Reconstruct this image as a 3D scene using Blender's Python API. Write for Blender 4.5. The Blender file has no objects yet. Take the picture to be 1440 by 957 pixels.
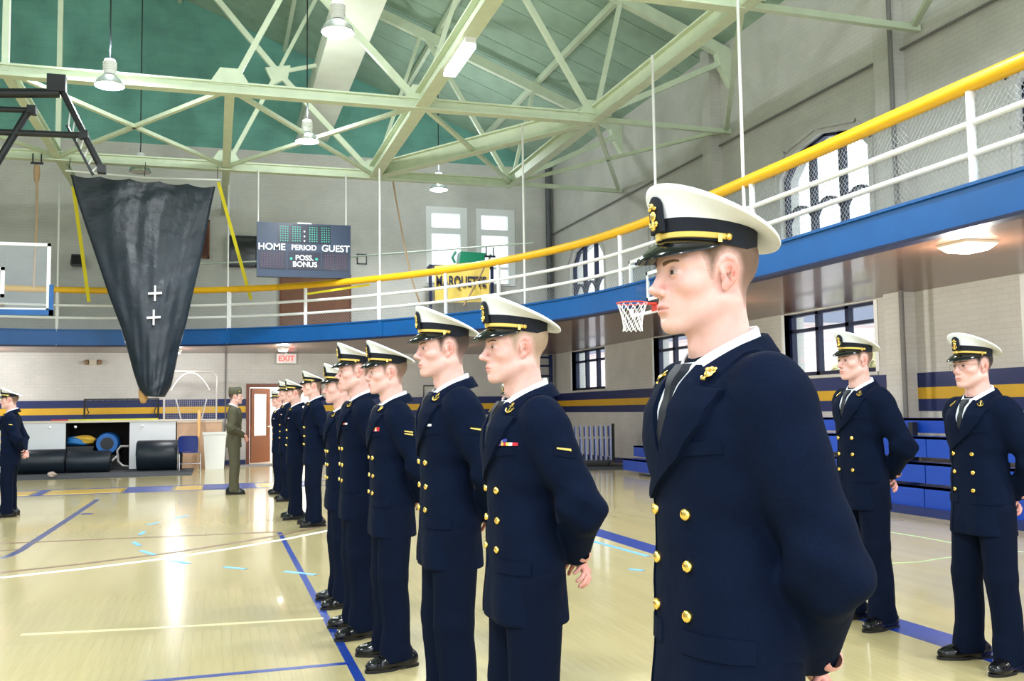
import bpy, bmesh, math, random
import numpy as np
from mathutils import Vector, Matrix
from mathutils.bvhtree import BVHTree

# ------------------------------------------------------------------ camera, world, light, exposure
scene = bpy.context.scene
COL = scene.collection
CAM = np.array([0.0, 0.0, 1.38])
YAW, PITCH, ROLL, FPX = 0.3008133, 0.07158434, -0.01417866, 1348.175     # solved from the photo's parallel lines (1440x957)
def _cam_axes():
    cy, sy, cp, sp = math.cos(YAW), math.sin(YAW), math.cos(PITCH), math.sin(PITCH)
    fwd = np.array([sy*cp, cy*cp, sp]); right = np.array([cy, -sy, 0.0]); up = np.cross(right, fwd)
    r = right*math.cos(ROLL) + up*math.sin(ROLL); u = -right*math.sin(ROLL) + up*math.cos(ROLL)
    return r, u, fwd
CR, CU, CF = _cam_axes()
cam_data = bpy.data.cameras.new('camera'); cam = bpy.data.objects.new('camera', cam_data); COL.objects.link(cam)
cam_data.sensor_width = 36.0; cam_data.sensor_fit = 'HORIZONTAL'; cam_data.lens = FPX/1440*36.0
cam_data.clip_start = 0.05; cam_data.clip_end = 300
cam.matrix_world = Matrix(((CR[0], CU[0], -CF[0], CAM[0]), (CR[1], CU[1], -CF[1], CAM[1]), (CR[2], CU[2], -CF[2], CAM[2]), (0, 0, 0, 1)))
scene.camera = cam
scene.view_settings.view_transform = 'Standard'; scene.view_settings.look = 'None'
scene.view_settings.gamma = 1.0; scene.view_settings.use_curve_mapping = False
scene.view_settings.exposure = 0.80

world = bpy.data.worlds.new('sky'); scene.world = world; world.use_nodes = True
_bg = world.node_tree.nodes['Background']; _bg.inputs[0].default_value = (0.89, 0.945, 1.0, 1); _bg.inputs[1].default_value = 1.45

def area_light(name, loc, direction, sx, sy, watts, color=(1, 1, 1), shape='RECTANGLE', spread=math.pi):
    l = bpy.data.lights.new(name, 'AREA'); l.shape = shape; l.size = sx; l.size_y = sy; l.energy = watts; l.color = color
    l.spread = spread
    o = bpy.data.objects.new(name, l); COL.objects.link(o); o.location = loc
    o.rotation_euler = Vector(direction).to_track_quat('-Z', 'Y').to_euler()
    return o

# pixel -> world helpers (1440x957 frame)
def ray(px, py):
    a, b = (px-720)/FPX, (py-478.5)/FPX
    return CR*a - CU*b + CF
def atZ(px, py, z): d = ray(px, py); return CAM + d*((z-CAM[2])/d[2])
def atX(px, py, x): d = ray(px, py); return CAM + d*((x-CAM[0])/d[0])
def atY(px, py, y): d = ray(px, py); return CAM + d*((y-CAM[1])/d[1])

# ------------------------------------------------------------------ materials
MATS = {}
def mat(name, color=(.8, .8, .8), rough=.6, metal=0.0, noise=0.0, nscale=30.0, bump=0.0, bscale=200.0, sheen=0.0, coat=0.0,
        attr=None, emit=None, estr=0.0, alpha=None, rnd=0.0, ior=1.45, detail=3.0, stretch=(1, 1, 1), trans=0.0, spec=.5):
    if name in MATS: return MATS[name]
    m = bpy.data.materials.new(name); m.use_nodes = True; nt = m.node_tree; N = nt.nodes; Lk = nt.links
    b = N['Principled BSDF']; b.inputs['Roughness'].default_value = rough; b.inputs['Metallic'].default_value = metal
    b.inputs['Base Color'].default_value = (*color, 1); b.inputs['IOR'].default_value = ior
    b.inputs['Specular IOR Level'].default_value = spec
    if trans: b.inputs['Transmission Weight'].default_value = trans
    if sheen: b.inputs['Sheen Weight'].default_value = sheen; b.inputs['Sheen Roughness'].default_value = .5
    if coat: b.inputs['Coat Weight'].default_value = coat; b.inputs['Coat Roughness'].default_value = .05
    if emit: b.inputs['Emission Color'].default_value = (*emit, 1); b.inputs['Emission Strength'].default_value = estr
    if alpha is not None: b.inputs['Alpha'].default_value = alpha
    src = None
    if attr:
        a = N.new('ShaderNodeAttribute'); a.attribute_name = attr; src = a.outputs['Color']; Lk.new(src, b.inputs['Base Color'])
    if noise or bump:
        tc = N.new('ShaderNodeTexCoord'); mp = N.new('ShaderNodeMapping'); mp.inputs['Scale'].default_value = stretch
        Lk.new(tc.outputs['Object'], mp.inputs[0])
    if noise:
        t = N.new('ShaderNodeTexNoise'); t.inputs['Scale'].default_value = nscale; t.inputs['Detail'].default_value = detail
        Lk.new(mp.outputs[0], t.inputs['Vector'])
        mr = N.new('ShaderNodeMapRange'); mr.inputs['From Min'].default_value = .25; mr.inputs['From Max'].default_value = .75
        mr.inputs['To Min'].default_value = 1-noise; mr.inputs['To Max'].default_value = 1+noise
        Lk.new(t.outputs['Fac'], mr.inputs['Value'])
        mx = N.new('ShaderNodeVectorMath'); mx.operation = 'SCALE'; Lk.new(mr.outputs[0], mx.inputs['Scale'])
        if src: Lk.new(src, mx.inputs[0])
        else: mx.inputs[0].default_value = color
        src = mx.outputs[0]; Lk.new(src, b.inputs['Base Color'])
    if rnd:
        oi = N.new('ShaderNodeObjectInfo'); mr = N.new('ShaderNodeMapRange'); mr.inputs['To Min'].default_value = 1-rnd; mr.inputs['To Max'].default_value = 1+rnd
        Lk.new(oi.outputs['Random'], mr.inputs['Value'])
        mx = N.new('ShaderNodeVectorMath'); mx.operation = 'SCALE'; Lk.new(mr.outputs[0], mx.inputs['Scale'])
        if src: Lk.new(src, mx.inputs[0])
        else: mx.inputs[0].default_value = color
        src = mx.outputs[0]; Lk.new(src, b.inputs['Base Color'])
    if bump:
        t = N.new('ShaderNodeTexNoise'); t.inputs['Scale'].default_value = bscale; t.inputs['Detail'].default_value = 4
        Lk.new(mp.outputs[0], t.inputs['Vector'])
        bp = N.new('ShaderNodeBump'); bp.inputs['Strength'].default_value = bump; bp.inputs['Distance'].default_value = .01
        Lk.new(t.outputs['Fac'], bp.inputs['Height']); Lk.new(bp.outputs[0], b.inputs['Normal'])
    MATS[name] = m
    return m

def srgb(r, g, b):
    f = lambda c: (c/255/12.92) if c/255 <= .04045 else ((c/255+.055)/1.055)**2.4
    return (f(r), f(g), f(b))

# ------------------------------------------------------------------ object helpers
def link(name, me, material=None, parent=None, smooth=False):
    o = bpy.data.objects.new(name, me); COL.objects.link(o)
    if material and not me.materials: me.materials.append(material)
    if smooth: me.polygons.foreach_set('use_smooth', np.ones(len(me.polygons), bool)); me.update()
    if parent: o.parent = parent
    return o
def mesh(name, verts, faces):
    me = bpy.data.meshes.new(name); me.from_pydata([tuple(map(float, v)) for v in verts], [], [tuple(map(int, f)) for f in faces]); me.update(); return me
def tag(o, label=None, cat=None, group=None, kind=None):
    if label: o['label'] = label
    if cat: o['category'] = cat
    if group: o['group'] = group
    if kind: o['kind'] = kind
    return o
def empty(name, loc=(0, 0, 0), rz=0.0, label=None, cat=None, group=None, kind=None):
    o = bpy.data.objects.new(name, None); COL.objects.link(o); o.empty_display_size = .1
    o.location = loc; o.rotation_euler = (0, 0, rz)
    return tag(o, label, cat, group, kind)

class MB:
    """collects simple solids, then builds ONE mesh object"""
    def __init__(s): s.v = []; s.f = []
    def add(s, V, Fc):
        n = len(s.v); s.v += [tuple(map(float, p)) for p in V]; s.f += [tuple(int(i)+n for i in f) for f in Fc]; return s
    def box(s, x0, x1, y0, y1, z0, z1):
        V = [(x, y, z) for x in (x0, x1) for y in (y0, y1) for z in (z0, z1)]
        return s.add(V, [(0, 1, 3, 2), (4, 6, 7, 5), (0, 4, 5, 1), (2, 3, 7, 6), (0, 2, 6, 4), (1, 5, 7, 3)])
    def obox(s, c, ax, ay, az):
        c = np.array(c); ax, ay, az = map(np.array, (ax, ay, az))
        V = [c + i*ax + j*ay + k*az for i in (-1, 1) for j in (-1, 1) for k in (-1, 1)]
        return s.add(V, [(0, 1, 3, 2), (4, 6, 7, 5), (0, 4, 5, 1), (2, 3, 7, 6), (0, 2, 6, 4), (1, 5, 7, 3)])
    def bar(s, a, b, w, h, up=(0, 0, 1)):
        a = np.array(a, float); b = np.array(b, float); d = b-a; L = np.linalg.norm(d); d /= L
        u = np.array(up, float); r = np.cross(d, u)
        if np.linalg.norm(r) < 1e-4: r = np.cross(d, (1, 0, 0))
        r /= np.linalg.norm(r); u = np.cross(r, d)
        return s.obox((a+b)/2, d*L/2, r*w/2, u*h/2)
    def tube(s, pts, r, n=8, cap=True):
        pts = [np.array(p, float) for p in pts]; rr = r if hasattr(r, '__len__') else [r]*len(pts)
        rings = []; prev = None
        for i, p in enumerate(pts):
            t = pts[min(i+1, len(pts)-1)] - pts[max(i-1, 0)]; t = t/(np.linalg.norm(t)+1e-12)
            if prev is None:
                a = np.array((0, 0, 1.)) if abs(t[2]) < .9 else np.array((1., 0, 0))
            else: a = prev
            u = a - t*a.dot(t); u /= np.linalg.norm(u); prev = u; w = np.cross(t, u)
            rings.append([p + rr[i]*(math.cos(2*math.pi*k/n)*u + math.sin(2*math.pi*k/n)*w) for k in range(n)])
        V = [q for R_ in rings for q in R_]; Fc = []
        for i in range(len(pts)-1):
            for k in range(n): Fc.append((i*n+k, i*n+(k+1) % n, (i+1)*n+(k+1) % n, (i+1)*n+k))
        if cap: Fc += [tuple(range(n-1, -1, -1)), tuple(range((len(pts)-1)*n, len(pts)*n))]
        return s.add(V, Fc)
    def lathe(s, prof, n=24, c=(0, 0, 0), axis='z'):
        V = []; Fc = []
        for (r, z) in prof:
            for k in range(n):
                a = 2*math.pi*k/n; p = (r*math.cos(a), r*math.sin(a), z)
                if axis == 'x': p = (p[2], p[0], p[1])
                if axis == 'y': p = (p[0], p[2], p[1])
                V.append((p[0]+c[0], p[1]+c[1], p[2]+c[2]))
        for i in range(len(prof)-1):
            for k in range(n): Fc.append((i*n+k, i*n+(k+1) % n, (i+1)*n+(k+1) % n, (i+1)*n+k))
        return s.add(V, Fc)
    def prism(s, poly, d0, d1, axis='z'):
        """extrude a 2D polygon; axis z:(x,y) x:(y,z) y:(x,z)"""
        n = len(poly)
        P3 = {'z': lambda p, d: (p[0], p[1], d), 'x': lambda p, d: (d, p[0], p[1]), 'y': lambda p, d: (p[0], d, p[1])}[axis]
        V = [P3(p, d0) for p in poly] + [P3(p, d1) for p in poly]
        Fc = [tuple(range(n-1, -1, -1)), tuple(range(n, 2*n))] + [(i, (i+1) % n, n+(i+1) % n, n+i) for i in range(n)]
        return s.add(V, Fc)
    def build(s, name, material, parent=None, smooth=False, fix=True):
        me = mesh(name, s.v, s.f)
        if fix:
            bm = bmesh.new(); bm.from_mesh(me); bmesh.ops.recalc_face_normals(bm, faces=bm.faces); bm.to_mesh(me); bm.free()
        if smooth == 'auto':
            me.polygons.foreach_set('use_smooth', np.ones(len(me.polygons), bool)); me.set_sharp_from_angle(angle=math.radians(40)); smooth = False
        return link(name, me, material, parent, smooth)

# ------------------------------------------------------------------ signed-distance modelling (people, shoes, hands)
f32 = np.float32
def V3(*a): return np.array(a, f32)
def ell(P, c, r, R_=None):
    q = P - V3(*c)
    if R_ is not None: q = q @ np.array(R_, f32)
    r = V3(*r); k0 = np.sqrt(((q/r)**2).sum(-1)); k1 = np.sqrt(((q/(r*r))**2).sum(-1))
    return k0*(k0-1)/(k1+1e-9)
def cone(P, a, b, ra, rb, full=False):
    a = V3(*a); b = V3(*b); ba = b-a; h = np.clip(((P-a)@ba)/ba.dot(ba), 0, 1)
    d = np.sqrt(((P-a-h[..., None]*ba)**2).sum(-1)) - (ra+(rb-ra)*h)
    return (d, h) if full else d
def rbox(P, c, hs, r, R_=None):
    q = P - V3(*c)
    if R_ is not None: q = q @ np.array(R_, f32)
    q = np.abs(q) - V3(*hs) + r
    return np.sqrt((np.maximum(q, 0)**2).sum(-1)) + np.minimum(q.max(-1), 0) - r
def smin(a, b, k): h = np.clip(.5+.5*(b-a)/k, 0, 1); return b*(1-h)+a*h-k*h*(1-h)
def smax(a, b, k): return -smin(-a, -b, k)
def grid(lo, hi, h):
    ax = [np.arange(lo[i], hi[i]+h, h, dtype=f32) for i in range(3)]
    return np.stack(np.meshgrid(*ax, indexing='ij'), -1), ax
def rot(axis, deg): return np.array(Matrix.Rotation(math.radians(deg), 3, axis))
def nets(vol, lo, h):
    s = vol < 0; nx, ny, nz = vol.shape
    cnt = np.zeros((nx-1, ny-1, nz-1), np.int8)
    for i in (0, 1):
        for j in (0, 1):
            for k in (0, 1): cnt += s[i:nx-1+i, j:ny-1+j, k:nz-1+k]
    act = (cnt > 0) & (cnt < 8); I = np.argwhere(act); idx = -np.ones(act.shape, np.int64); idx[act] = np.arange(len(I))
    pos = np.zeros((len(I), 3)); num = np.zeros(len(I))
    for a in range(3):
        o = [0, 0, 0]
        b, c = [q for q in range(3) if q != a]
        for u in (0, 1):
            for w in (0, 1):
                o = [0, 0, 0]; o[b] = u; o[c] = w; p0 = I + o; p1 = p0.copy(); p1[:, a] += 1
                v0 = vol[tuple(p0.T)]; v1 = vol[tuple(p1.T)]; cr = (v0 < 0) != (v1 < 0)
                t = np.where(cr, v0/(v0-v1+1e-12), 0); q = p0.astype(float); q[:, a] += t
                pos += q*cr[:, None]; num += cr
    V = pos/num[:, None]*h + np.array(lo); faces = []
    for a in range(3):
        b, c = [(1, 2), (2, 0), (0, 1)][a]
        sl0 = [slice(None)]*3; sl1 = [slice(None)]*3; sl0[a] = slice(0, -1); sl1[a] = slice(1, None)
        s0 = s[tuple(sl0)]; s1 = s[tuple(sl1)]; E_ = np.argwhere(s0 != s1)
        ok = (E_[:, b] > 0) & (E_[:, c] > 0) & (E_[:, b] < vol.shape[b]-1) & (E_[:, c] < vol.shape[c]-1); E_ = E_[ok]
        flip = ~s0[tuple(E_.T)]
        def cell(db, dc):
            q = E_.copy(); q[:, b] += db; q[:, c] += dc; return idx[tuple(q.T)]
        Q = np.stack([cell(-1, -1), cell(0, -1), cell(0, 0), cell(-1, 0)], 1)
        Q[flip] = Q[flip][:, ::-1]; faces.append(Q)
    Fq = np.concatenate(faces); Fq = Fq[(Fq >= 0).all(1)]
    return V, Fq
def relax(V, Fq, n=1, lam=.5):
    e = np.concatenate([Fq[:, [0, 1]], Fq[:, [1, 2]], Fq[:, [2, 3]], Fq[:, [3, 0]]])
    deg = np.bincount(e.ravel(), minlength=len(V)).astype(float)[:, None]
    for _ in range(n):
        s = np.zeros_like(V); np.add.at(s, e[:, 0], V[e[:, 1]]); np.add.at(s, e[:, 1], V[e[:, 0]])
        V = V + lam*(s/np.maximum(deg, 1)-V)
    return V
def sdf_mesh(fn, lo, hi, h, mirror=False, it=1):
    """fn(P)->distance; mirror=True evaluates y>=0 only and mirrors"""
    if mirror: lo = (lo[0], -h*.5, lo[2])
    P, ax = grid(lo, hi, h)
    d = fn(P).astype(np.float64)
    if mirror:
        d = np.concatenate([d[:, :0:-1], d[:, 1:]], 1) if False else np.concatenate([d[:, :0:-1], d[:, 1:]], 1)
        lo = (lo[0], -(d.shape[1]-1)/2*h, lo[2])
    V, Fq = nets(d, lo, h)
    return relax(V, Fq, it), Fq
def np_mesh(name, V, Fq, colors=None, smooth=True):
    me = bpy.data.meshes.new(name); n = len(V); m = len(Fq); k = Fq.shape[1]
    me.vertices.add(n); me.vertices.foreach_set('co', np.asarray(V, f32).ravel())
    me.loops.add(m*k); me.loops.foreach_set('vertex_index', Fq.astype(np.int32).ravel())
    me.polygons.add(m); me.polygons.foreach_set('loop_start', np.arange(0, m*k, k, dtype=np.int32))
    if smooth: me.polygons.foreach_set('use_smooth', np.ones(m, bool))
    me.update(calc_edges=True); me.validate()
    if colors is not None:
        a = me.color_attributes.new('col', 'FLOAT_COLOR', 'POINT'); a.data.foreach_set('color', np.c_[colors, np.ones(n)].astype(f32).ravel())
    return me
# ------------------------------------------------------------------ room dimensions (metres; +y down the hall, +x to the window wall)
XR, XL, XC, YF, YB = 9.7, -16.1, -3.2, 27.0, -7.0
SLOPE, EAVE = .385, 8.62
def roof_z(x): return EAVE + SLOPE*(XR-XC-abs(x-XC))
TRUSS_Y = [5.83, 11.15, 16.47, 21.78]
NODES = [9.7, 6.8, 3.47, .2, -3.2]
ZC = 6.72                       # underside of the truss bottom chords
SOFFIT, GFLOOR, RAIL_Z = 3.0, 3.34, 4.29

def surf_mat(name, c1, c2, cm, order, bw, bh, mortar=.006, rough=.7, bump=.25, noise=.08, coat=0.0, offset=.5, spec=.5, nscale=1.2, grain=None):
    """masonry or boards laid out by a Brick texture in metres; order = which object axes run along and across the rows"""
    if name in MATS: return MATS[name]
    m = bpy.data.materials.new(name); m.use_nodes = True; nt = m.node_tree; N = nt.nodes; L = nt.links; b = N['Principled BSDF']
    tc = N.new('ShaderNodeTexCoord'); sp = N.new('ShaderNodeSeparateXYZ'); cb = N.new('ShaderNodeCombineXYZ'); L.new(tc.outputs['Object'], sp.inputs[0])
    L.new(sp.outputs[order[0]], cb.inputs[0]); L.new(sp.outputs[order[1]], cb.inputs[1])
    t = N.new('ShaderNodeTexBrick'); t.inputs['Scale'].default_value = 1; t.inputs['Brick Width'].default_value = bw; t.inputs['Row Height'].default_value = bh
    t.inputs['Mortar Size'].default_value = mortar; t.inputs['Mortar Smooth'].default_value = .3; t.offset = offset
    t.inputs['Color1'].default_value = (*c1, 1); t.inputs['Color2'].default_value = (*c2, 1); t.inputs['Mortar'].default_value = (*cm, 1)
    L.new(cb.outputs[0], t.inputs['Vector'])
    n = N.new('ShaderNodeTexNoise'); n.inputs['Scale'].default_value = nscale; n.inputs['Detail'].default_value = 5
    if grain:
        mp = N.new('ShaderNodeMapping'); mp.inputs['Scale'].default_value = grain; L.new(tc.outputs['Object'], mp.inputs[0]); L.new(mp.outputs[0], n.inputs['Vector'])
    else: L.new(tc.outputs['Object'], n.inputs['Vector'])
    mr = N.new('ShaderNodeMapRange'); mr.inputs['From Min'].default_value = .3; mr.inputs['From Max'].default_value = .7; mr.inputs['To Min'].default_value = 1-noise; mr.inputs['To Max'].default_value = 1+noise
    L.new(n.outputs['Fac'], mr.inputs['Value'])
    sc = N.new('ShaderNodeVectorMath'); sc.operation = 'SCALE'; L.new(t.outputs['Color'], sc.inputs[0]); L.new(mr.outputs[0], sc.inputs['Scale']); L.new(sc.outputs[0], b.inputs['Base Color'])
    b.inputs['Roughness'].default_value = rough; b.inputs['Specular IOR Level'].default_value = spec
    if coat: b.inputs['Coat Weight'].default_value = coat; b.inputs['Coat Roughness'].default_value = .06
    if bump:
        bp = N.new('ShaderNodeBump'); bp.inputs['Strength'].default_value = bump; bp.inputs['Distance'].default_value = .004; bp.invert = True
        L.new(t.outputs['Fac'], bp.inputs['Height']); L.new(bp.outputs[0], b.inputs['Normal'])
    MATS[name] = m; return m
_w1, _w2, _wm = (.60, .585, .545), (.575, .56, .522), (.53, .515, .48)
M_WALLX = surf_mat('painted_brick_x', _w1, _w2, _wm, (1, 2), .21, .075)
M_WALLY = surf_mat('painted_brick_y', _w1, _w2, _wm, (0, 2), .21, .075)
M_GABLE = surf_mat('green_gable', (.150, .375, .315), (.142, .358, .30), (.13, .335, .28), (0, 2), .6, .20, mortar=.008, noise=.22)
M_MAPLE = surf_mat('maple_boards', (.547, .458, .239), (.539, .451, .233), (.539, .451, .233), (1, 0), 1.35, .057, mortar=.0, rough=.20, bump=.0, noise=.07, coat=.35, nscale=1.0, grain=(5, .5, 1))
M_BOARD = mat('maple_board', (.542, .453, .234), rough=.20, noise=.06, nscale=3, rnd=.032, coat=.35, stretch=(14, .8, 1))
M_SOFFIT = surf_mat('soffit_boards', (.150, .068, .038), (.125, .056, .031), (.06, .03, .018), (1, 0), 3.0, .09, mortar=.003, rough=.30, bump=.12, noise=.15, coat=.25)
M_ROOF = mat('roof_board_green', srgb(154, 180, 160), rough=.7, noise=.13, nscale=2.5, rnd=.06)
M_STEEL = mat('pale_green_steel', srgb(208, 220, 194), rough=.5, noise=.07, nscale=4)
M_WHITE = mat('white_paint', (.82, .83, .82), rough=.4)
M_RAIL = mat('yellow_paint', srgb(240, 184, 26), rough=.4, noise=.05, nscale=5)
M_BLUE = mat('blue_paint', srgb(10, 84, 150), rough=.38, noise=.08, nscale=3)
M_NAVYP = mat('navy_paint', srgb(22, 38, 92), rough=.45, noise=.06, nscale=3)
M_GOLDP = mat('gold_paint', srgb(214, 168, 38), rough=.5, noise=.06, nscale=3)
M_FRAME = mat('navy_frame', srgb(16, 24, 58), rough=.45)
M_BLACK = mat('black_metal', (.012, .014, .018), rough=.4)
M_BLACKP = mat('black_plastic', (.010, .011, .013), rough=.35, noise=.2, nscale=8)
M_CHROME = mat('chrome', (.75, .76, .78), rough=.15, metal=1.0)
M_WIRE = mat('galvanised_wire', (.36, .38, .40), rough=.45, metal=.6)
M_ROPE = mat('rope', srgb(176, 148, 116), rough=.9, bump=.6, bscale=160)
M_DOORW = mat('brown_wood', srgb(112, 58, 28), rough=.4, noise=.25, nscale=6, stretch=(8, 8, .6))
M_GLASS = bpy.data.materials.new('window_glass'); M_GLASS.use_nodes = True
_n = M_GLASS.node_tree; _n.nodes.clear(); _o = _n.nodes.new('ShaderNodeOutputMaterial'); _mx = _n.nodes.new('ShaderNodeMixShader'); _t = _n.nodes.new('ShaderNodeBsdfTransparent'); _g = _n.nodes.new('ShaderNodeBsdfGlossy')
_t.inputs[0].default_value = (.93, .96, .97, 1); _g.inputs['Roughness'].default_value = .03; _mx.inputs[0].default_value = .06
_n.links.new(_t.outputs[0], _mx.inputs[1]); _n.links.new(_g.outputs[0], _mx.inputs[2]); _n.links.new(_mx.outputs[0], _o.inputs[0])

# ------------------------------------------------------------------ floor
BX0, BX1, BY0, BY1 = -2.00, 3.70, 3.60, 8.00            # where the boards are close enough to pick apart
fl = MB()
fl.box(XL, BX0, YB, YF, -.2, 0); fl.box(BX1, XR, YB, YF, -.2, 0); fl.box(BX0, BX1, YB, BY0, -.2, 0); fl.box(BX0, BX1, BY1, YF, -.2, 0)
fl.box(BX0, BX1, BY0, BY1, -.2, -.012)
floor = fl.build('floor', M_MAPLE); tag(floor, 'glossy pale maple gymnasium floor', kind='structure')
_bw = .057; _bl = (BY1-BY0)/3; bm_ = MB(); bm_.box(-_bw/2+.0002, _bw/2-.0002, -_bl/2+.0003, _bl/2-.0003, -.014, 0)
_me = mesh('floor_board', bm_.v, bm_.f); _me.materials.append(M_BOARD)
for i in range(100):
    for j in range(3):
        o = bpy.data.objects.new('floor_board', _me); COL.objects.link(o); o.parent = floor
        yo = ((i*0.37) % 1.0-.5)*.0
        o.location = (BX0+_bw*(i+.5), BY0+_bl*(j+.5), 0)
_zc = [.0012]
def strip(name, pts, width, material, closed=False):
    """flat painted line on the floor through floor points"""
    _zc[0] += .00012; z = _zc[0]; P2 = [np.array(p[:2], float) for p in pts]; n = len(P2); Lf, Rt = [], []
    for i in range(n):
        a = P2[max(i-1, 0)]; b = P2[min(i+1, n-1)]; t = (b-a)/np.linalg.norm(b-a); nn = np.array((-t[1], t[0]))*width/2
        Lf.append(P2[i]+nn); Rt.append(P2[i]-nn)
    V = [(p[0], p[1], z) for p in Lf+Rt] + [(p[0], p[1], -.0005) for p in Lf+Rt]; m = 2*n; Fc = []
    for i in range(n-1):
        Fc += [(i, i+1, n+i+1, n+i), (i, m+i, m+i+1, i+1), (n+i, n+i+1, m+n+i+1, m+n+i)]
    mb = MB(); mb.add(V, Fc); return mb.build(name, material, floor)
def fpx(*pp): return [atZ(x, y, 0) for x, y in pp]
M_LNAVY = mat('line_navy', srgb(18, 54, 140), rough=.3); M_LBROWN = mat('line_brown', srgb(132, 108, 88), rough=.4); M_LWHITE = mat('line_white', srgb(244, 240, 226), rough=.3)
M_TAPE = mat('light_blue_tape', srgb(110, 176, 226), rough=.5); M_LGREEN = mat('line_green', srgb(176, 204, 150), rough=.4); M_LGOLD = mat('line_gold', srgb(226, 186, 84), rough=.25, coat=.3)
strip('court_line', [(4.09, 2.0), (4.09, 13.0)], .26, M_LNAVY)
strip('court_line', [(.725, 4.6), (.725, 11.5)], .052, M_LNAVY)
strip('court_line', [(-3.6, 5.42), (.725, 5.42)], .05, M_LNAVY)
strip('court_line', fpx((0, 785), (14, 781), (28, 774), (60, 753), (100, 727), (137, 702)), .085, mat('line_slate', srgb(70, 80, 122), rough=.3))
strip('court_line', fpx((0, 764), (389, 747.5)), .075, M_LBROWN)
strip('court_line', fpx((0, 805), (120, 792), (240, 777), (330, 763), (400, 751), (470, 736)), .075, M_LBROWN)
strip('court_line', fpx((0, 812), (120, 799), (240, 784), (330, 770), (400, 758), (480, 742)), .085, M_LWHITE)
strip('court_line', fpx((30, 892), (250, 881), (455, 869)), .05, mat('line_worn', srgb(226, 214, 170), rough=.25))
strip('court_line', fpx((1240, 746), (1290, 754), (1345, 764), (1440, 776)), .03, M_LGREEN)
strip('court_line', fpx((1240, 792), (1290, 790), (1330, 784), (1400, 778)), .02, M_LGREEN)
strip('court_line', fpx((0, 774), (30, 772)), .07, M_LBROWN)
strip('court_line', fpx((114, 722.5), (130, 722)), .12, M_LNAVY)
for a, b in (((206, 738), (224, 734)), ((196, 752), (203, 747)), ((188, 762), (196, 767)), ((198, 774), (218, 780)), ((240, 788), (266, 792)), ((316, 797), (346, 800)), ((400, 803), (444, 808)), ((246, 728), (264, 725)), ((820, 757), (912, 782)), ((885, 800), (905, 802))):
    strip('floor_tape', fpx(a, b), .05, M_TAPE)
# painted end band with gold blocks (letters too worn to read)
y0, y1 = 18.45, 19.75
strip('floor_band', [(-6.5, y0), (2.4, y0)], .06, M_LNAVY); strip('floor_band', [(-6.5, y1), (2.4, y1)], .06, M_LNAVY)
for x0, x1 in ((-4.9, -4.4), (-3.05, -2.9), (-1.55, -.75), (-.2, .75), (1.35, 1.75)):
    strip('floor_band', [((x0), (y0+y1)/2), ((x1), (y0+y1)/2)], 1.1, M_LNAVY)
for x0, x1 in ((-4.35, -3.1), (-2.85, -1.6), (-.68, -.22), (.85, 1.3)):
    strip('floor_band', [(x0, (y0+y1)/2), (x1, (y0+y1)/2)], .95, M_LGOLD)

# ------------------------------------------------------------------ walls
WIN_Y = [(-3.65, -1.2), (1.70, 4.15), (7.05, 9.50), (12.40, 14.85), (17.75, 20.20), (23.10, 25.55)]
LO0, LO1, UP0, UPS, UPA = 1.88, 2.98, 3.85, 5.42, 5.95     # lower window sill/head, upper window sill/spring/apex
def side_wall(name, x0, x1):
    mb = MB(); ys = [YB] + [v for w in WIN_Y for v in w] + [YF]
    for k in range(0, len(ys), 2): mb.box(x0, x1, ys[k], ys[k+1], 0, EAVE+.1)
    for (a, b) in WIN_Y:
        mb.box(x0, x1, a, b, 0, LO0); mb.box(x0, x1, a, b, LO1, UP0); m = (a+b)/2
        mb.prism([(a, UPS), (a+.35, UPS+.36), (m, UPA), (m, EAVE+.1), (a, EAVE+.1)], x0, x1, 'x'); mb.prism([(b, UPS), (b-.35, UPS+.36), (m, UPA), (m, EAVE+.1), (b, EAVE+.1)], x0, x1, 'x')
    o = mb.build(name, M_WALLX); return tag(o, kind='structure')
wall_right = side_wall('wall_right', XR, XR+.4); wall_left = side_wall('wall_left', XL-.4, XL)
FW = [(5.90, 6.90, 5.05, 7.18), (7.40, 8.36, 5.02, 7.18)]
mb = MB(); DX0, DX1, DZ = .90, 2.72, 2.08
mb.box(XL, DX0, YF, YF+.35, 0, EAVE); mb.box(DX0, DX1, YF, YF+.35, DZ, EAVE); mb.box(DX1, FW[0][0], YF, YF+.35, 0, EAVE)
mb.box(FW[0][1], FW[1][0], YF, YF+.35, 0, EAVE); mb.box(FW[1][1], XR+.4, YF, YF+.35, 0, EAVE)
for a, b, z0, z1 in FW: mb.box(a, b, YF, YF+.35, 0, z0); mb.box(a, b, YF, YF+.35, z1, EAVE)
wall_far = tag(mb.build('wall_far', M_WALLY), kind='structure')
mb = MB(); mb.prism([(XL, EAVE), (XR+.4, EAVE), (XR+.4, roof_z(XR)+.05), (XC, roof_z(XC)+.2), (XL, roof_z(XL)+.05)], YF, YF+.35, 'y')
tag(mb.build('wall_far_gable', M_GABLE), kind='structure')
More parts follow.
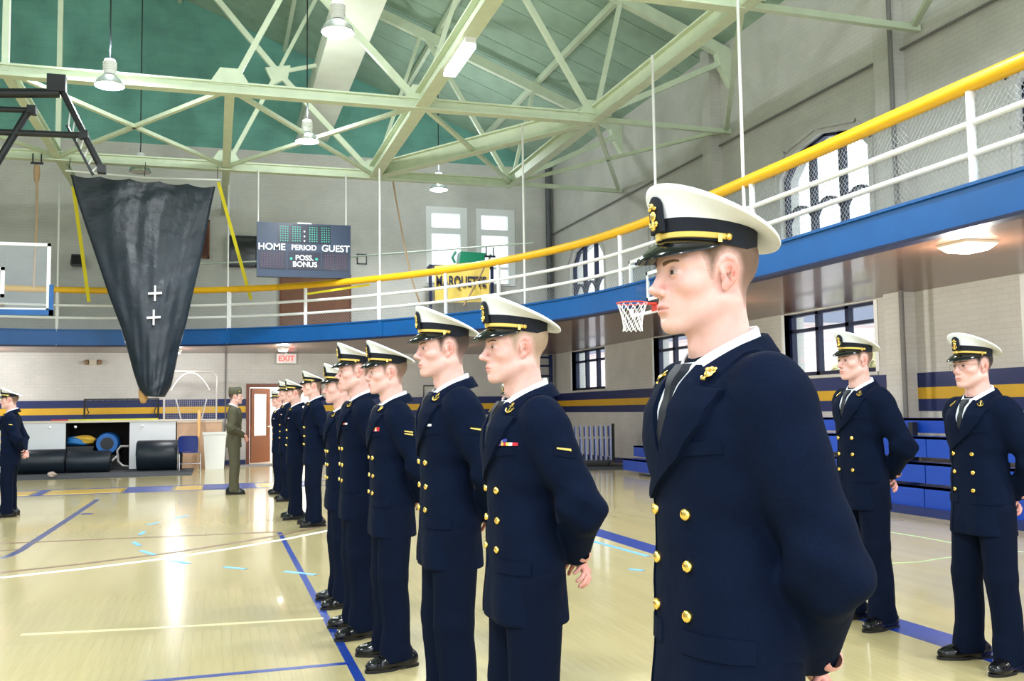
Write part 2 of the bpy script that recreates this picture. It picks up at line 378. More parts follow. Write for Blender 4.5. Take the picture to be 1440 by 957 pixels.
# painted stripes: navy, gold, navy
n_tr = [0]
def trim(mb, m):
    n_tr[0] += 1; return tag(mb.build('trim_%d' % n_tr[0], m), kind='structure')
for z0, z1, m in ((1.57, 1.765, M_NAVYP), (1.40, 1.57, M_GOLDP), (1.235, 1.40, M_NAVYP)):
    mb = MB(); mb.box(XL, .80, YF-.012, YF+.01, z0, z1); mb.box(2.82, XR-.01, YF-.012, YF+.01, z0, z1); trim(mb, m)
for z0, z1, m in ((1.61, 1.82, M_NAVYP), (1.445, 1.61, M_GOLDP), (1.275, 1.445, M_NAVYP)):
    trim(MB().box(XR-.012, XR+.01, YB, YF, z0, z1), m)
def baseb(name, *b): tag(MB().box(*b).build(name, M_NAVYP), kind='structure')
mb = MB(); mb.box(XL, .80, YF-.02, YF, 0, .13); mb.box(2.82, XR, YF-.02, YF, 0, .13); tag(mb.build('baseboard_far', M_NAVYP), kind='structure')
baseb('baseboard_right', XR-.02, XR, YB, YF, 0, .13)

# windows
def glaze(name, root, quads, frame_mb, fm, axis, d):
    fr = frame_mb.build('window_frame', fm, root)
    for q in quads:
        mb = MB(); mb.prism(q, d, d+.012, axis); mb.build('pane', M_GLASS, root)
nw = [0]
def new_window():
    nw[0] += 1; return empty('window_%d' % nw[0], (0, 0, 0), kind='structure')
def lower_window(a, b, x, s=1):
    w = new_window(); f = MB(); X0, X1 = sorted((x+.10*s, x+.20*s)); t = .05; zt = 2.68
    f.box(X0, X1, a, a+t*1.6, LO0, LO1); f.box(X0, X1, b-t*1.6, b, LO0, LO1); f.box(X0, X1, a, b, LO0, LO0+t*1.4); f.box(X0, X1, a, b, LO1-t, LO1); f.box(X0, X1, a, b, zt-t*.6, zt+t*.6)
    c = [a+(b-a)*k/3 for k in range(4)]
    for k in (1, 2): f.box(X0, X1, c[k]-t*.9, c[k]+t*.9, LO0, LO1)
    q = [[(c[k], z0), (c[k+1], z0), (c[k+1], z1), (c[k], z1)] for k in range(3) for z0, z1 in ((LO0, zt), (zt, LO1))]
    glaze('lower', w, q, f, M_FRAME, 'x', x+.14*s)
    MB().box(min(x-.03*s, x+.09*s), max(x-.03*s, x+.09*s), a-.05, b+.05, LO0-.05, LO0).build('window_sill', M_WALLX, w)
    jb = MB(); xa, xb = sorted((x-.012*s, x+.10*s))
    jb.box(xa, xb, a-.08, a, LO0, LO1); jb.box(xa, xb, b, b+.08, LO0, LO1); jb.build('window_jamb', M_WHITE, w)
def arch_z(y, a, b):
    m = (a+b)/2; u = min(y-a, b-y)
    return UPS + .36*u/.35 if u < .35 else UPS+.36 + (UPA-UPS-.36)*(u-.35)/(m-a-.35)
def upper_window(a, b, x, s=1):
    w = new_window(); f = MB(); X0, X1 = sorted((x+.10*s, x+.20*s)); t = .06; m = (a+b)/2
    out = [(a, UP0), (a, UPS), (a+.35, UPS+.36), (m, UPA), (b-.35, UPS+.36), (b, UPS), (b, UP0)]
    for p, q in zip(out, out[1:]): f.bar(((X0+X1)/2, *p), ((X0+X1)/2, *q), .10, .20, up=(1, 0, 0)) if False else f.add(*ribbon2(p, q, .10, X0, X1))
    f.box(X0, X1, a, b, UP0, UP0+t)
    c = [a+(b-a)*k/3 for k in range(4)]
    for k in (1, 2): f.box(X0, X1, c[k]-.055, c[k]+.055, UP0, arch_z(c[k], a, b))
    for k in range(3):
        pts = [(c[k]+.03+(c[k+1]-c[k]-.06)*u, 4.62+.24*math.sin(math.pi*u)**.8) for u in np.linspace(0, 1, 9)]
        for p, q in zip(pts, pts[1:]): f.add(*ribbon2(p, q, .045, X0, X1))
    q = []
    for k in range(3):
        ya, yb = c[k], c[k+1]; q.append([(ya, UP0), (yb, UP0), (yb, 4.72), (ya, 4.72)])
        top = [(y, arch_z(y, a, b)) for y in np.linspace(yb, ya, 7)]; q.append([(ya, 4.72), (yb, 4.72)] + top)
    glaze('upper', w, q, f, M_FRAME, 'x', x+.14*s)
    jb = MB()
    for p, q2 in zip(out, out[1:]):
        jb.add(*ribbon2((p[0]+(-.12 if p[0] < m else .12), p[1]+(.10 if p[1] > UP0 else 0)), (q2[0]+(-.12 if q2[0] < m else .12 if q2[0] > m else 0), q2[1]+(.10 if q2[1] > UP0 else 0)), .05, *sorted((x-.03*s, x+.02*s))))
    jb.build('window_hood', M_WALLX, w)
def ribbon2(p, q, wd, x0, x1):
    p = np.array(p, float); q = np.array(q, float); t = (q-p)/np.linalg.norm(q-p); n = np.array((-t[1], t[0]))*wd/2; p = p-t*wd*.3; q = q+t*wd*.3
    m = MB(); m.prism([tuple(p+n), tuple(q+n), tuple(q-n), tuple(p-n)], x0, x1, 'x'); return m.v, m.f
for (a, b) in WIN_Y:
    lower_window(a, b, XR); upper_window(a, b, XR); lower_window(a, b, XL, -1); upper_window(a, b, XL, -1)
for (a, b, z0, z1) in FW:
    w = new_window(); f = MB(); t = .07; zm = 6.60
    f.box(a-.09, a+t, YF-.04, YF+.16, z0, z1+.12); f.box(b-t, b+.14, YF-.04, YF+.16, z0, z1+.12); f.box(a+t, b-t, YF-.038, YF+.158, z1-t, z1+.119); f.box(a+t, b-t, YF-.02, YF+.14, zm-.09, zm+.09); f.box(a+t, b-t, YF-.038, YF+.158, z0+.002, z0+t)
    for zz in (5.55,): f.box(a+t, b-t, YF+.02, YF+.12, zz-.035, zz+.035)
    f.build('window_frame', M_WHITE, w)
    for q0, q1 in ((z0, zm), (zm, z1)): MB().box(a, b, YF+.05, YF+.06, q0, q1).build('pane', M_GLASS, w)
# pilaster, conduits
mb = MB(); mb.box(XR-.24, XR, 11.50, 11.88, 0, EAVE)
trim(mb, M_WALLX); trim(MB().box(XR-.24, XR, 16.85, 17.2, 0, EAVE), M_WALLX); trim(MB().box(XR-.24, XR, 6.15, 6.5, 0, EAVE), M_WALLX)
M_PIPE = mat('grey_pipe', srgb(120, 118, 116), rough=.5)
trim(MB().tube([(XR-.30, 11.42, 0), (XR-.30, 11.42, EAVE)], .035, 10), M_PIPE)
trim(MB().tube([(XR-.05, YB, 6.60), (XR-.05, 26.9, 6.60)], .022, 8), M_PIPE)
trim(MB().tube([(XR-.16, YF-.14, 3.3), (XR-.16, YF-.14, EAVE)], .09, 10), mat('dark_pipe', srgb(86, 88, 90), rough=.5, noise=.5, nscale=3))
trim(MB().tube([(.27, YF-.03, 0.1), (.27, YF-.03, 3.0)], .018, 8), M_PIPE)

# ------------------------------------------------------------------ roof deck: each board panel a part
ceiling = tag(MB().add(*(lambda: ([(XR+.3, YB, roof_z(XR)+.04), (XC, YB, roof_z(XC)+.16), (XL-.3, YB, roof_z(XL)+.04), (XR+.3, YF+.3, roof_z(XR)+.04), (XC, YF+.3, roof_z(XC)+.16), (XL-.3, YF+.3, roof_z(XL)+.04),
     (XR+.3, YB, roof_z(XR)+.24), (XC, YB, roof_z(XC)+.36), (XL-.3, YB, roof_z(XL)+.24), (XR+.3, YF+.3, roof_z(XR)+.24), (XC, YF+.3, roof_z(XC)+.36), (XL-.3, YF+.3, roof_z(XL)+.24)],
     [(0, 1, 4, 3), (1, 2, 5, 4), (6, 9, 10, 7), (7, 10, 11, 8), (0, 3, 9, 6), (2, 8, 11, 5), (0, 6, 7, 1), (1, 7, 8, 2), (3, 4, 10, 9), (4, 5, 11, 10)]))()).build('ceiling', M_ROOF), kind='structure')
pw = .86
for side in (1, -1):
    mb = MB(); xe = XR+.05 if side > 0 else XL-.05
    mb.add([(x, y, roof_z(x)+dz) for y in (-pw/2+.012, pw/2-.012) for dz in (0, .05) for x in ((XC+.02*side), xe)], [(0, 1, 3, 2), (4, 6, 7, 5), (0, 4, 5, 1), (2, 3, 7, 6), (0, 2, 6, 4), (1, 5, 7, 3)])
    me = mesh('roof_board', mb.v, mb.f); me.materials.append(M_ROOF)
    for k in range(int((YF-YB)/pw)+1):
        o = bpy.data.objects.new('roof_board', me); COL.objects.link(o); o.parent = ceiling; o.location = (0, YF-pw*(k+.5), 0)
# ------------------------------------------------------------------ people: shared meshes (local frame: +x forward, +y the wearer's left, +z up)
SKIN = np.array(srgb(227, 182, 172)); 
def head_fn(nose=1.0, jaw=1.0, brow=1.0, flat=0.0):
    def fn(P):
        Q = P.copy(); Q[..., 1] = np.abs(Q[..., 1])
        d = ell(Q, (-.014, 0, .036), (.098, .077, .084))
        d = smin(d, ell(Q, (.034, 0, .022), (.056, .063, .052)), .03)
        d = smin(d, ell(Q, (.030, 0, -.036), (.058, .058, .064)), .03)
        d = smin(d, ell(Q, (.026, 0, -.068), (.055, .049*jaw, .044)), .025)
        d = smin(d, cone(Q, (-.004, .053*jaw, -.058), (.064, .018, -.100), .017, .0165), .022)           # jaw line
        d = smin(d, ell(Q, (.0765, 0, -.101), (.019, .021*jaw, .0185)), .016)                              # chin
        d = smin(d, ell(Q, (.055, .043, -.026), (.026, .022, .019)), .02)                                 # cheekbone
        d = smin(d, ell(Q, (.074, 0, -.066), (.024, .030, .026)), .02)                                    # muzzle
        d = smin(d, cone(Q, (.088, .006, .017), (.070, .052, .019), .0085*brow, .007), .016)               # brow ridge
        d = smax(d, -ell(Q, (.103, .031, -.002), (.020, .0185, .0125)), .014)                             # eye socket
        nb = cone(Q, (.090, 0, .010), (.1075+.006*(nose-1)-.006*flat, 0, -.030), .0072+.001*flat, .0098)
        d = smin(d, nb, .012)
        d = smin(d, ell(Q, (.1105+.008*(nose-1)-.007*flat, 0, -.0345), (.0125, .0112, .0098)), .008)
        d = smin(d, ell(Q, (.0985-.002*flat, .0122+.001*flat, -.0395), (.0105, .0068, .0075)), .006)        # nostril wing
        d = smax(d, -ell(Q, (.1035-.004*flat, .0065, -.0462), (.0045, .0032, .004)), .003)
        # lips
        d = smin(d, ell(Q, (.0935, 0, -.0655), (.0085, .0215, .0052)), .005)
        d = smin(d, ell(Q, (.0920, 0, -.0765), (.0090, .0190, .0060)), .006)
        d = smax(d, -cone(Q, (.1030, 0, -.0708), (.0840, .0235, -.0715), .0016, .0016), .0035)
        d = smax(d, -ell(Q, (.1000, 0, -.0875), (.006, .016, .0042)), .008)                                # under-lip hollow
        d = smax(d, -cone(Q, (.1015, 0, -.052), (.1035, 0, -.060), .0022, .0026), .005)                    # philtrum
        # eyelids round a separate eyeball
        lid = ell(Q, (.0785, .0315, -.001), (.0140, .0150, .0128))
        w = np.sqrt(np.clip(1-((Q[..., 1]-.0310)/.0128)**2, 0, 1))
        opening = np.maximum(np.abs(Q[..., 2]+.0014) - .0040*w, .082-Q[..., 0])
        lid = smax(lid, -opening, .0015)
        d = smin(d, lid, .004)
        # ear: thin plate, rolled helix, hollow, lobe
        ec = lambda x, z: (x, .0775-.42*(x+.004)+.06*z, z)
        ear = ell(Q, (-.0115, .0800, -.006), (.0150, .0050, .0245), rot('Z', -24))
        ear = smin(ear, ell(Q, (-.0035, .0775, -.030), (.0085, .0048, .0115), rot('Z', -20)), .006)
        ear = smax(ear, -ell(Q, (-.0085, .0862, -.009), (.0110, .0105, .0165), rot('Z', -24)), .003)
        hx = [(.003, -.004), (.0055, .008), (.002, .0175), (-.008, .0225), (-.018, .0185), (-.0245, .007), (-.0245, -.008), (-.0195, -.021), (-.0105, -.032), (-.004, -.0365)]
        for (q0, q1) in zip(hx, hx[1:]): ear = smin(ear, cone(Q, ec(*q0), ec(*q1), .0030, .0030), .0025)
        ear = smin(ear, ell(Q, (.0030, .0785, -.013), (.0042, .0042, .0070)), .004)
        ear = smin(ear, cone(Q, (-.016, .0850, .010), (-.013, .0835, -.018), .0022, .0024), .003)
        d = smin(d, ear, .005)
        # neck
        n = cone(Q, (-.022, 0, -.055), (-.044, 0, -.240), .0585, .066)
        n = smin(n, cone(Q, (-.03, .050, -.06), (.020, .018, -.215), .014, .013), .022)
        n = smin(n, ell(Q, (.022, 0, -.142), (.016, .013, .018)), .02)
        d = smin(d, n, .024)
        return d
    return fn
def sm01(x, a, b): t = np.clip((x-a)/(b-a), 0, 1); return t*t*(3-2*t)
def head_colors(V, skin=SKIN):
    x, y, z = V[:, 0], np.abs(V[:, 1]), V[:, 2]
    c = np.tile(skin, (len(V), 1)).astype(float)
    def mixc(w, col): c[:] = c*(1-w[:, None]) + np.array(col)*w[:, None]
    red = skin*np.array((1.0, .72, .70))
    mixc(.50*np.exp(-(((x-.06)/.03)**2+((y-.045)/.02)**2+((z+.035)/.025)**2)), red)            # cheeks
    mixc(.5*np.exp(-(((x-.11)/.014)**2+((z+.036)/.012)**2+(y/.02)**2)), red)                     # nose tip
    mixc(.85*sm01(y, .0755, .084)*(np.abs(z+.012) < .05)*(np.abs(x+.01) < .03), skin*np.array((.97, .58, .53)))         # ears
    mixc(.10*sm01(-z, .05, .085)*(z > -.125)*(x > -.01), skin*np.array((.80, .78, .80)))         # shaved jaw
    lip = np.exp(-((np.abs(z+.0705)/.0095)**4))*np.exp(-((y/.0215)**6))*sm01(x, .078, .088)
    mixc(.8*lip, skin*np.array((.86, .50, .50)))
    mixc(.85*np.exp(-((z+.0708)/.0011)**2)*(y < .024)*(x > .08), skin*np.array((.45, .22, .22)))    # mouth line
    lash = np.exp(-((np.abs(z+.0012)-.0046)/.0012)**2)*(np.abs(y-.0315) < .0145)*(x > .079)
    mixc(.55*lash, skin*.25)
    return np.clip(c, 0, 1)
HAIRLINE = [(.048, .14), (.054, .062), (.047, .032), (.036, .010), (.027, -.018), (.013, -.021), (.010, .008), (.002, .026), (-.012, .033), (-.028, .026), (-.038, .006), (-.043, -.030), (-.054, -.070), (-.15, -.090), (-.15, .14)]
def poly_sd(x, z, poly):
    d = np.full(x.shape, 1e9); inside = np.zeros(x.shape, bool); n = len(poly)
    for i in range(n):
        (ax, az), (bx, bz) = poly[i], poly[(i+1) % n]; ex, ez = bx-ax, bz-az; wx, wz = x-ax, z-az
        t = np.clip((wx*ex+wz*ez)/(ex*ex+ez*ez), 0, 1); d = np.minimum(d, (wx-ex*t)**2+(wz-ez*t)**2)
        c = ((az <= z) & (bz > z)) | ((bz <= z) & (az > z)); inside ^= c & (x < ax+(z-az)/(ez if ez else 1e-9)*ex)
    return np.sqrt(d)*np.where(inside, -1, 1)
def hair_fn(thick=.003):
    def fn(P):
        Q = P.copy(); Q[..., 1] = np.abs(Q[..., 1])
        d = ell(Q, (-.014, 0, .036), (.098, .077, .084))
        d = smin(d, ell(Q, (.034, 0, .022), (.056, .063, .052)), .03)
        d = smin(d, ell(Q, (.030, 0, -.036), (.058, .058, .064)), .03)
        d = smin(d, cone(Q, (-.022, 0, -.055), (-.044, 0, -.240), .0585, .066), .024)
        r = poly_sd(Q[..., 0], Q[..., 2], HAIRLINE)
        return smax(d - .0006 - thick*sm01(-r, 0, .03), r, .002)
    return fn
def hair_colors(V, hair, skin):
    r = poly_sd(V[:, 0], V[:, 2], HAIRLINE)
    w = (sm01(-r, -.003, .018)*(.62+.38*sm01(V[:, 2], -.06, .03)))[:, None]
    return skin*(1-w) + np.array(hair)*w

# ---- combination cap, in head coordinates
def cap_ring(th, r_f, r_s, r_b, cx=-.008):
    c, s = math.cos(th), math.sin(th)
    return cx + (r_f if c > 0 else r_b)*c, r_s*s
def band_z(x): return .050 + .13*x
def loft(rings, closed=True, cap_end=False):
    n = len(rings[0]); V = [p for r in rings for p in r]; Fc = []
    for i in range(len(rings)-1):
        for k in range(n if closed else n-1): Fc.append((i*n+k, i*n+(k+1) % n, (i+1)*n+(k+1) % n, (i+1)*n+k))
    if cap_end: Fc.append(tuple(range((len(rings)-1)*n, len(rings)*n)))
    return V, Fc
def make_cap_meshes():
    out = {}; n = 64; T = [2*math.pi*k/n for k in range(n)]
    def ring(rf, rs, rb, zf, cx=-.008):
        R_ = []
        for t in T:
            x, y = cap_ring(t, rf, rs, rb, cx); R_.append((x, y, zf(x, y, t)))
        return R_
    # band
    b0 = ring(.101, .0825, .104, lambda x, y, t: band_z(x)); b1 = ring(.103, .0845, .106, lambda x, y, t: band_z(x)+.048)
    bi = ring(.094, .0755, .097, lambda x, y, t: band_z(x)+.001); bo = ring(.094, .0755, .097, lambda x, y, t: band_z(x)+.045)
    V, Fc = loft([bo, bi, b0, b1]); out['cap_band'] = (V, Fc)
    # crown: from the band up to the flared tilted rim and over the top
    ez = lambda x: .113 + .40*x
    def mixr(f, lift=0.0, rnd_=0.0):
        R_ = []
        for t in T:
            xb, yb = cap_ring(t, .103, .0845, .106); zb = band_z(xb)+.046
            xe, ye = cap_ring(t, .118, .128, .150); ze = ez(xe) + .012*max(0, math.cos(t))**2
            R_.append((xb+(xe-xb)*f[0], yb+(ye-yb)*f[0], zb+(ze-zb)*f[1]+lift))
        return R_
    def top(f, lift):
        R_ = []
        for t in T:
            xe, ye = cap_ring(t, .118, .128, .150); x = -.012+(xe+.012)*f; y = ye*f
            R_.append((x, y, ez(x)+lift+.012*max(0, math.cos(t))**2*f))
        return R_
    rings = [mixr((0, 0)), mixr((.12, .2)), mixr((.38, .48)), mixr((.70, .75)), mixr((.92, .92)), mixr((1.0, .97)), mixr((1.025, 1.0), .003), mixr((1.0, 1.0), .008), top(.94, .0115),
             top(.85, .0135), top(.6, .0165), top(.3, .0185), top(.05, .019)]
    out['cap_crown'] = loft(rings, cap_end=True)
    # visor
    m = 25; ph = [math.radians(-82+164*k/(m-1)) for k in range(m)]
    rows = []
    for (u, dz) in ((0, 0), (.35, 0), (.7, 0), (1, 0), (1, -.003), (.7, -.0028), (.35, -.0028), (0, -.0028)):
        R_ = []
        for p in ph:
            x, y = cap_ring(p, .101, .0825, .104); L = .054*max(0.02, math.cos(p*90/84))**.75
            ox, oy = math.cos(p)*1.0, math.sin(p)*.62
            R_.append((x+ox*L*u, y+oy*L*u, band_z(x)+.003 - L*(.46*u+.30*u*u)+dz))
        rows.append(R_)
    rows.append(rows[0]); out['visor'] = loft(rows, closed=False)
    # chin strap: flat gold braid along the front of the band, with a button at each end
    sp = [math.radians(-88+176*k/32) for k in range(33)]; rows = []
    for (dr, dz) in ((.0015, .003), (.0045, .004), (.0055, .009), (.0045, .014), (.0015, .015), (.0015, .003)):
        R_ = []
        for p in sp:
            x, y = cap_ring(p, .101+dr, .0825+dr, .104); R_.append((x, y, band_z(x)+dz+.002+.004*(1-math.cos(p))))
        rows.append(R_)
    out['chin_strap'] = loft(rows, closed=False)
    for s_ in (-1, 1):
        mb = MB(); x, y = cap_ring(s_*math.radians(90), .103, .084, .104); z = band_z(x)+.015
        mb.lathe([(0, .010*s_), (.004, .009*s_), (.007, .006*s_), (.0078, .003*s_), (.007, 0)], 14, (x, y, z), 'y')
        mb.obox((x+.020, y+.0035*s_, z-.0035), (.0045, 0, 0), (0, .002, 0), (0, 0, .008))
        out['strap_button_%s' % ('l' if s_ > 0 else 'r')] = (mb.v, mb.f)
    mb = MB(); x0 = .0965                       # slider knot at the middle of the strap
    mb.obox((x0+.003, 0, band_z(x0)+.011), (.003, 0, 0), (0, .007, 0), (0, 0, .008)); 
    out['strap_knot'] = (mb.v, mb.f)
    # badge: dark mount with round top, gold device on it
    mb = MB(); poly = [(.024*math.cos(a), .028+.024*math.sin(a)) for a in np.linspace(0, math.pi, 14)] + [(-.026, -.022), (.026, -.022)]
    th = math.atan(.30); zb = band_z(.095)+.040
    def place(V):   # local (y, z, out) -> head coordinates on the sloping front of the cap
        o = []
        for (yy, zz, dd) in V:
            bend = -2.6*yy*yy
            o.append((.0985+dd+bend+.10*max(zz, 0), yy, zb+zz))
        return o
    n_ = len(poly); V = place([(p[0], p[1], .000) for p in poly] + [(p[0], p[1], .0065) for p in poly] + [(p[0]*.9, (p[1]-.01)*.92+.01, .0085) for p in poly])
    Fc = [(i, (i+1) % n_, n_+(i+1) % n_, n_+i) for i in range(n_)] + [(n_+i, n_+(i+1) % n_, 2*n_+(i+1) % n_, 2*n_+i) for i in range(n_)] + [tuple(range(2*n_, 3*n_))]
    out['badge_mount'] = (V, Fc)
    mb = MB()
    def blob(yy, zz, ry, rz, dd=.0105):
        prof = []; c = place([(yy, zz, dd)])[0]
        V2, F2 = [], []
        for i in range(5):
            a = i/4*math.pi/2
            for k in range(10):
                b = 2*math.pi*k/10; V2.append((c[0]+.005*math.sin(a), c[1]+ry*math.cos(a)*math.cos(b), c[2]+rz*math.cos(a)*math.sin(b)))
        for i in range(4):
            for k in range(10): F2.append((i*10+k, i*10+(k+1) % 10, (i+1)*10+(k+1) % 10, (i+1)*10+k))
        mb.add(V2, F2)
    blob(0, .012, .0105, .0115); blob(0, .034, .006, .005); blob(.0, .030, .013, .0035); blob(.011, .027, .006, .004); blob(-.011, .027, .006, .004)
    blob(0, -.004, .003, .013); blob(.009, -.008, .006, .0035); blob(-.009, -.008, .006, .0035); blob(0, -.014, .009, .0035); blob(.013, -.003, .0025, .005); blob(-.013, -.003, .0025, .005)
    out['badge'] = (mb.v, mb.f)
    return out

# ---- clothes
TZ = np.array([.70, .80, .90, 1.00, 1.08, 1.16, 1.24, 1.32, 1.39, 1.44, 1.49, 1.54])
TA = np.array([.205, .198, .186, .172, .166, .170, .179, .187, .186, .155, .088, .050])
TF = np.array([.128, .128, .124, .118, .117, .122, .130, .133, .122, .098, .060, .040])
TB = np.array([.135, .138, .132, .112, .100, .100, .108, .118, .122, .112, .090, .060])
def torso(P, grow=0.0):
    z = P[..., 2]; a = np.interp(z, TZ, TA)+grow; f = np.interp(z, TZ, TF)+grow; b = np.interp(z, TZ, TB)+grow
    x = P[..., 0]; bx = np.where(x > 0, f, b); p = 2.35
    k = ((np.abs(P[..., 1])/a)**p + (np.abs(x)/bx)**p)**(1/p)
    return ((k-1)*np.minimum(a, bx)*.9).astype(f32)
ARM_BACK = dict(sh=(-.014, .180, 1.410), el=(-.122, .252, 1.125), wr=(-.170, .070, .950))
ARM_LOW = dict(sh=(-.014, .180, 1.410), el=(-.088, .243, 1.085), wr=(-.168, .070, .880))
ARM_FRONT = dict(sh=(-.012, .188, 1.425), el=(-.055, .262, 1.130), wr=(.165, .075, 1.000))
def jacket_fn(arm, hem=.725, belt=False, cuff=.047):
    sh, el, wr = arm['sh'], arm['el'], arm['wr']
    def fn(P):
        Q = P.copy(); Q[..., 1] = np.abs(Q[..., 1]); x, y, z = P[..., 0], P[..., 1], P[..., 2]
        d = torso(P)
        if belt: d = d + .010*np.exp(-((z-1.06)/.03)**2)
        d = smin(d, cone(Q, (-.028, .050, 1.464), (-.016, .172, 1.436), .045, .060), .035)
        drape = .0052*np.sin(7*y+15*z+1.2)*np.sin(9*x-5*z) + .0028*np.sin(42*(z+.55*np.abs(y))+9*x)*np.exp(-((z-1.20)/.07)**2)*sm01(np.abs(y), .06, .14) + .0022*np.sin(31*z-22*np.abs(y)+8*x)*np.exp(-((z-1.07)/.10)**2)
        drape += .0045*np.sin(26*np.abs(y)+3*z)*sm01(-z, -.95, -.74)
        d = d + drape
        ua, h1 = cone(Q, sh, el, .080, .073, True); fa, h2 = cone(Q, el, wr, .070, cuff, True)
        fold = np.sin(38*z+30*x+6*np.sin(9*y+2)) + .6*np.sin(61*z-34*x+17*y)
        ua = ua + .0052*fold*sm01(h1, .45, .95) + .0040*np.sin(17*z+18*x+7*y) + .0034*np.sin(40*z-30*y+12*x)*sm01(-h1, -.5, -.1)
        fa = fa + .0052*fold*sm01(-h2, -.75, -.05)
        arm_ = smin(ua, fa, .035)
        c = np.array(wr, f32) - np.array(el, f32); L = np.linalg.norm(c); c /= L
        arm_ = smax(arm_, (Q - np.array(wr, f32))@c - .030, .006)                                      # cuff end
        d = smin(d, arm_, .030)
        d = smax(d, hem - z + .02*x*0, .006)
        d = smax(d, z - 1.540, .01)
        return d
    return fn
def trousers_fn(P):
    Q = P.copy(); Q[..., 1] = np.abs(Q[..., 1]); z = P[..., 2]
    d = ell(Q, (-.01, 0, .93), (.118, .168, .16))
    l1, h1 = cone(Q, (-.005, .092, .86), (.012, .125, .50), .104, .083, True)
    l2, h2 = cone(Q, (.012, .125, .50), (-.012, .150, .02), .083, .074, True)
    l1 = l1 - .004*np.exp(-(Q[..., 1]-.115)**2/.00012)*(Q[..., 0] > .03)
    leg = smin(l1, l2 + .004*np.sin(2*math.pi*h2*4.5+10*Q[..., 0])*sm01(h2, .55, 1.0) + .0025*np.sin(20*z+25*Q[..., 0]), .02)
    leg = leg - .006*np.exp(-(Q[..., 1]-.135)**2/.00010)*(Q[..., 0] > .03)*sm01(-z, -.75, -.5)
    leg = smin(leg, cone(Q, (.022, .145, .14), (.040, .157, .045), .066, .062), .03)
    d = smin(d, leg, .03)
    return smax(d, .035 - .10*np.clip(P[..., 0], -.1, .1) - z + .008, .005)
def shoe_fn(P):
    d = ell(P, (.098, .004, .034), (.080, .047, .040))
    d = smin(d, ell(P, (-.085, 0, .045), (.060, .037, .055)), .03)
    d = smin(d, cone(P, (-.07, 0, .040), (.08, .002, .036), .040, .042), .03)
    d = smin(d, ell(P, (.005, 0, .072), (.070, .034, .036), rot('Y', 14)), .03)
    d = smin(d, ell(P, (-.060, 0, .095), (.045, .034, .05)), .02)
    toe = np.abs(P[..., 0]-.112)
    d = d + .0016*np.exp(-(toe/.0025)**2)                                              # toe-cap seam
    d = d + .0018*np.sin(150*P[..., 0])*np.exp(-((P[..., 0]-.06)/.03)**2)*sm01(P[..., 2], .045, .07)   # flex creases
    return smax(d, .012 - P[..., 2], .003)
def sole_mesh():
    out = []
    for a in np.linspace(0, 2*math.pi, 40, endpoint=False):
        c, s = math.cos(a), math.sin(a)
        w = .050 if c > 0 else .041
        x = .020 + (.160 if c > 0 else .166)*c; y = w*np.sign(s)*abs(s)**.75*(1 - .16*math.exp(-((x+.02)/.04)**2)) + .002
        out.append((x, y))
    mb = MB(); mb.prism(out, .006, .016); mb.prism([p for p in out if p[0] < -.045], 0, .008); mb.prism([p for p in out if p[0] > -.02], 0, .008)
    return mb
def hand_fn(wr, pdir, fdir, side, curl=1.0):
    """one hand: palm from the wrist along pdir, fingers bend toward fdir; side = direction of the thumb"""
    wr = np.array(wr); pd = np.array(pdir, float); pd /= np.linalg.norm(pd)
    fd = np.array(fdir, float); fd -= pd*fd.dot(pd); fd /= np.linalg.norm(fd)
    sd = np.array(side, float); sd -= pd*sd.dot(pd); sd -= fd*sd.dot(fd); sd /= np.linalg.norm(sd)
    def fn(P):
        d = cone(P, wr-pd*.05, wr+pd*.01, .027, .025)
        B = np.stack([pd, sd, fd], 1)
        d = smin(d, rbox(P, wr+pd*.055, (.046, .040, .013), .012, B), .02)
        for i, L in enumerate((.072, .080, .074, .058)):
            b = wr + pd*.094 + sd*(.030-.0205*i) - pd*(.006 if i in (0, 3) else 0)*(1+i*.2)
            p1 = b + (pd*math.cos(.45*curl)+fd*math.sin(.45*curl))*L*.48
            p2 = p1 + (pd*math.cos(1.15*curl)+fd*math.sin(1.15*curl))*L*.32
            p3 = p2 + (pd*math.cos(1.7*curl)+fd*math.sin(1.7*curl))*L*.25
            fg = np.minimum(np.minimum(cone(P, b-pd*.012, p1, .0098, .0088), cone(P, p1, p2, .0088, .0080)), cone(P, p2, p3, .0080, .0068))
            d = smin(d, fg, .004)
        t0 = wr + pd*.030 + sd*.030; t1 = t0 + pd*.034 + sd*.024 + fd*.010; t2 = t1 + pd*.030 + sd*.004 + fd*.012
        th = np.minimum(cone(P, t0, t1, .014, .0105), cone(P, t1, t2, .0105, .0080))
        return smin(d, th, .010)
    return fn

# ---- projecting cloth pieces (lapels, pockets, ribbons) on to a garment
def tri_grid(poly, step):
    """fill a 2D polygon with a fine triangle mesh"""
    bm = bmesh.new(); vs = [bm.verts.new((p[0], p[1], 0)) for p in poly]; bm.faces.new(vs)
    bmesh.ops.triangulate(bm, faces=bm.faces[:])
    lo = np.min(poly, 0); hi = np.max(poly, 0)
    for ax in (0, 1):
        k = lo[ax]+step
        while k < hi[ax]:
            no = (1, 0, 0) if ax == 0 else (0, 1, 0); co = (k, 0, 0) if ax == 0 else (0, k, 0)
            bmesh.ops.bisect_plane(bm, geom=bm.verts[:]+bm.edges[:]+bm.faces[:], plane_co=co, plane_no=no); k += step
    bmesh.ops.triangulate(bm, faces=bm.faces[:]); bm.verts.ensure_lookup_table(); bm.verts.index_update()
    V = np.array([v.co[:2] for v in bm.verts]); Fc = [[v.index for v in f.verts] for f in bm.faces]; bm.free()
    return V, Fc
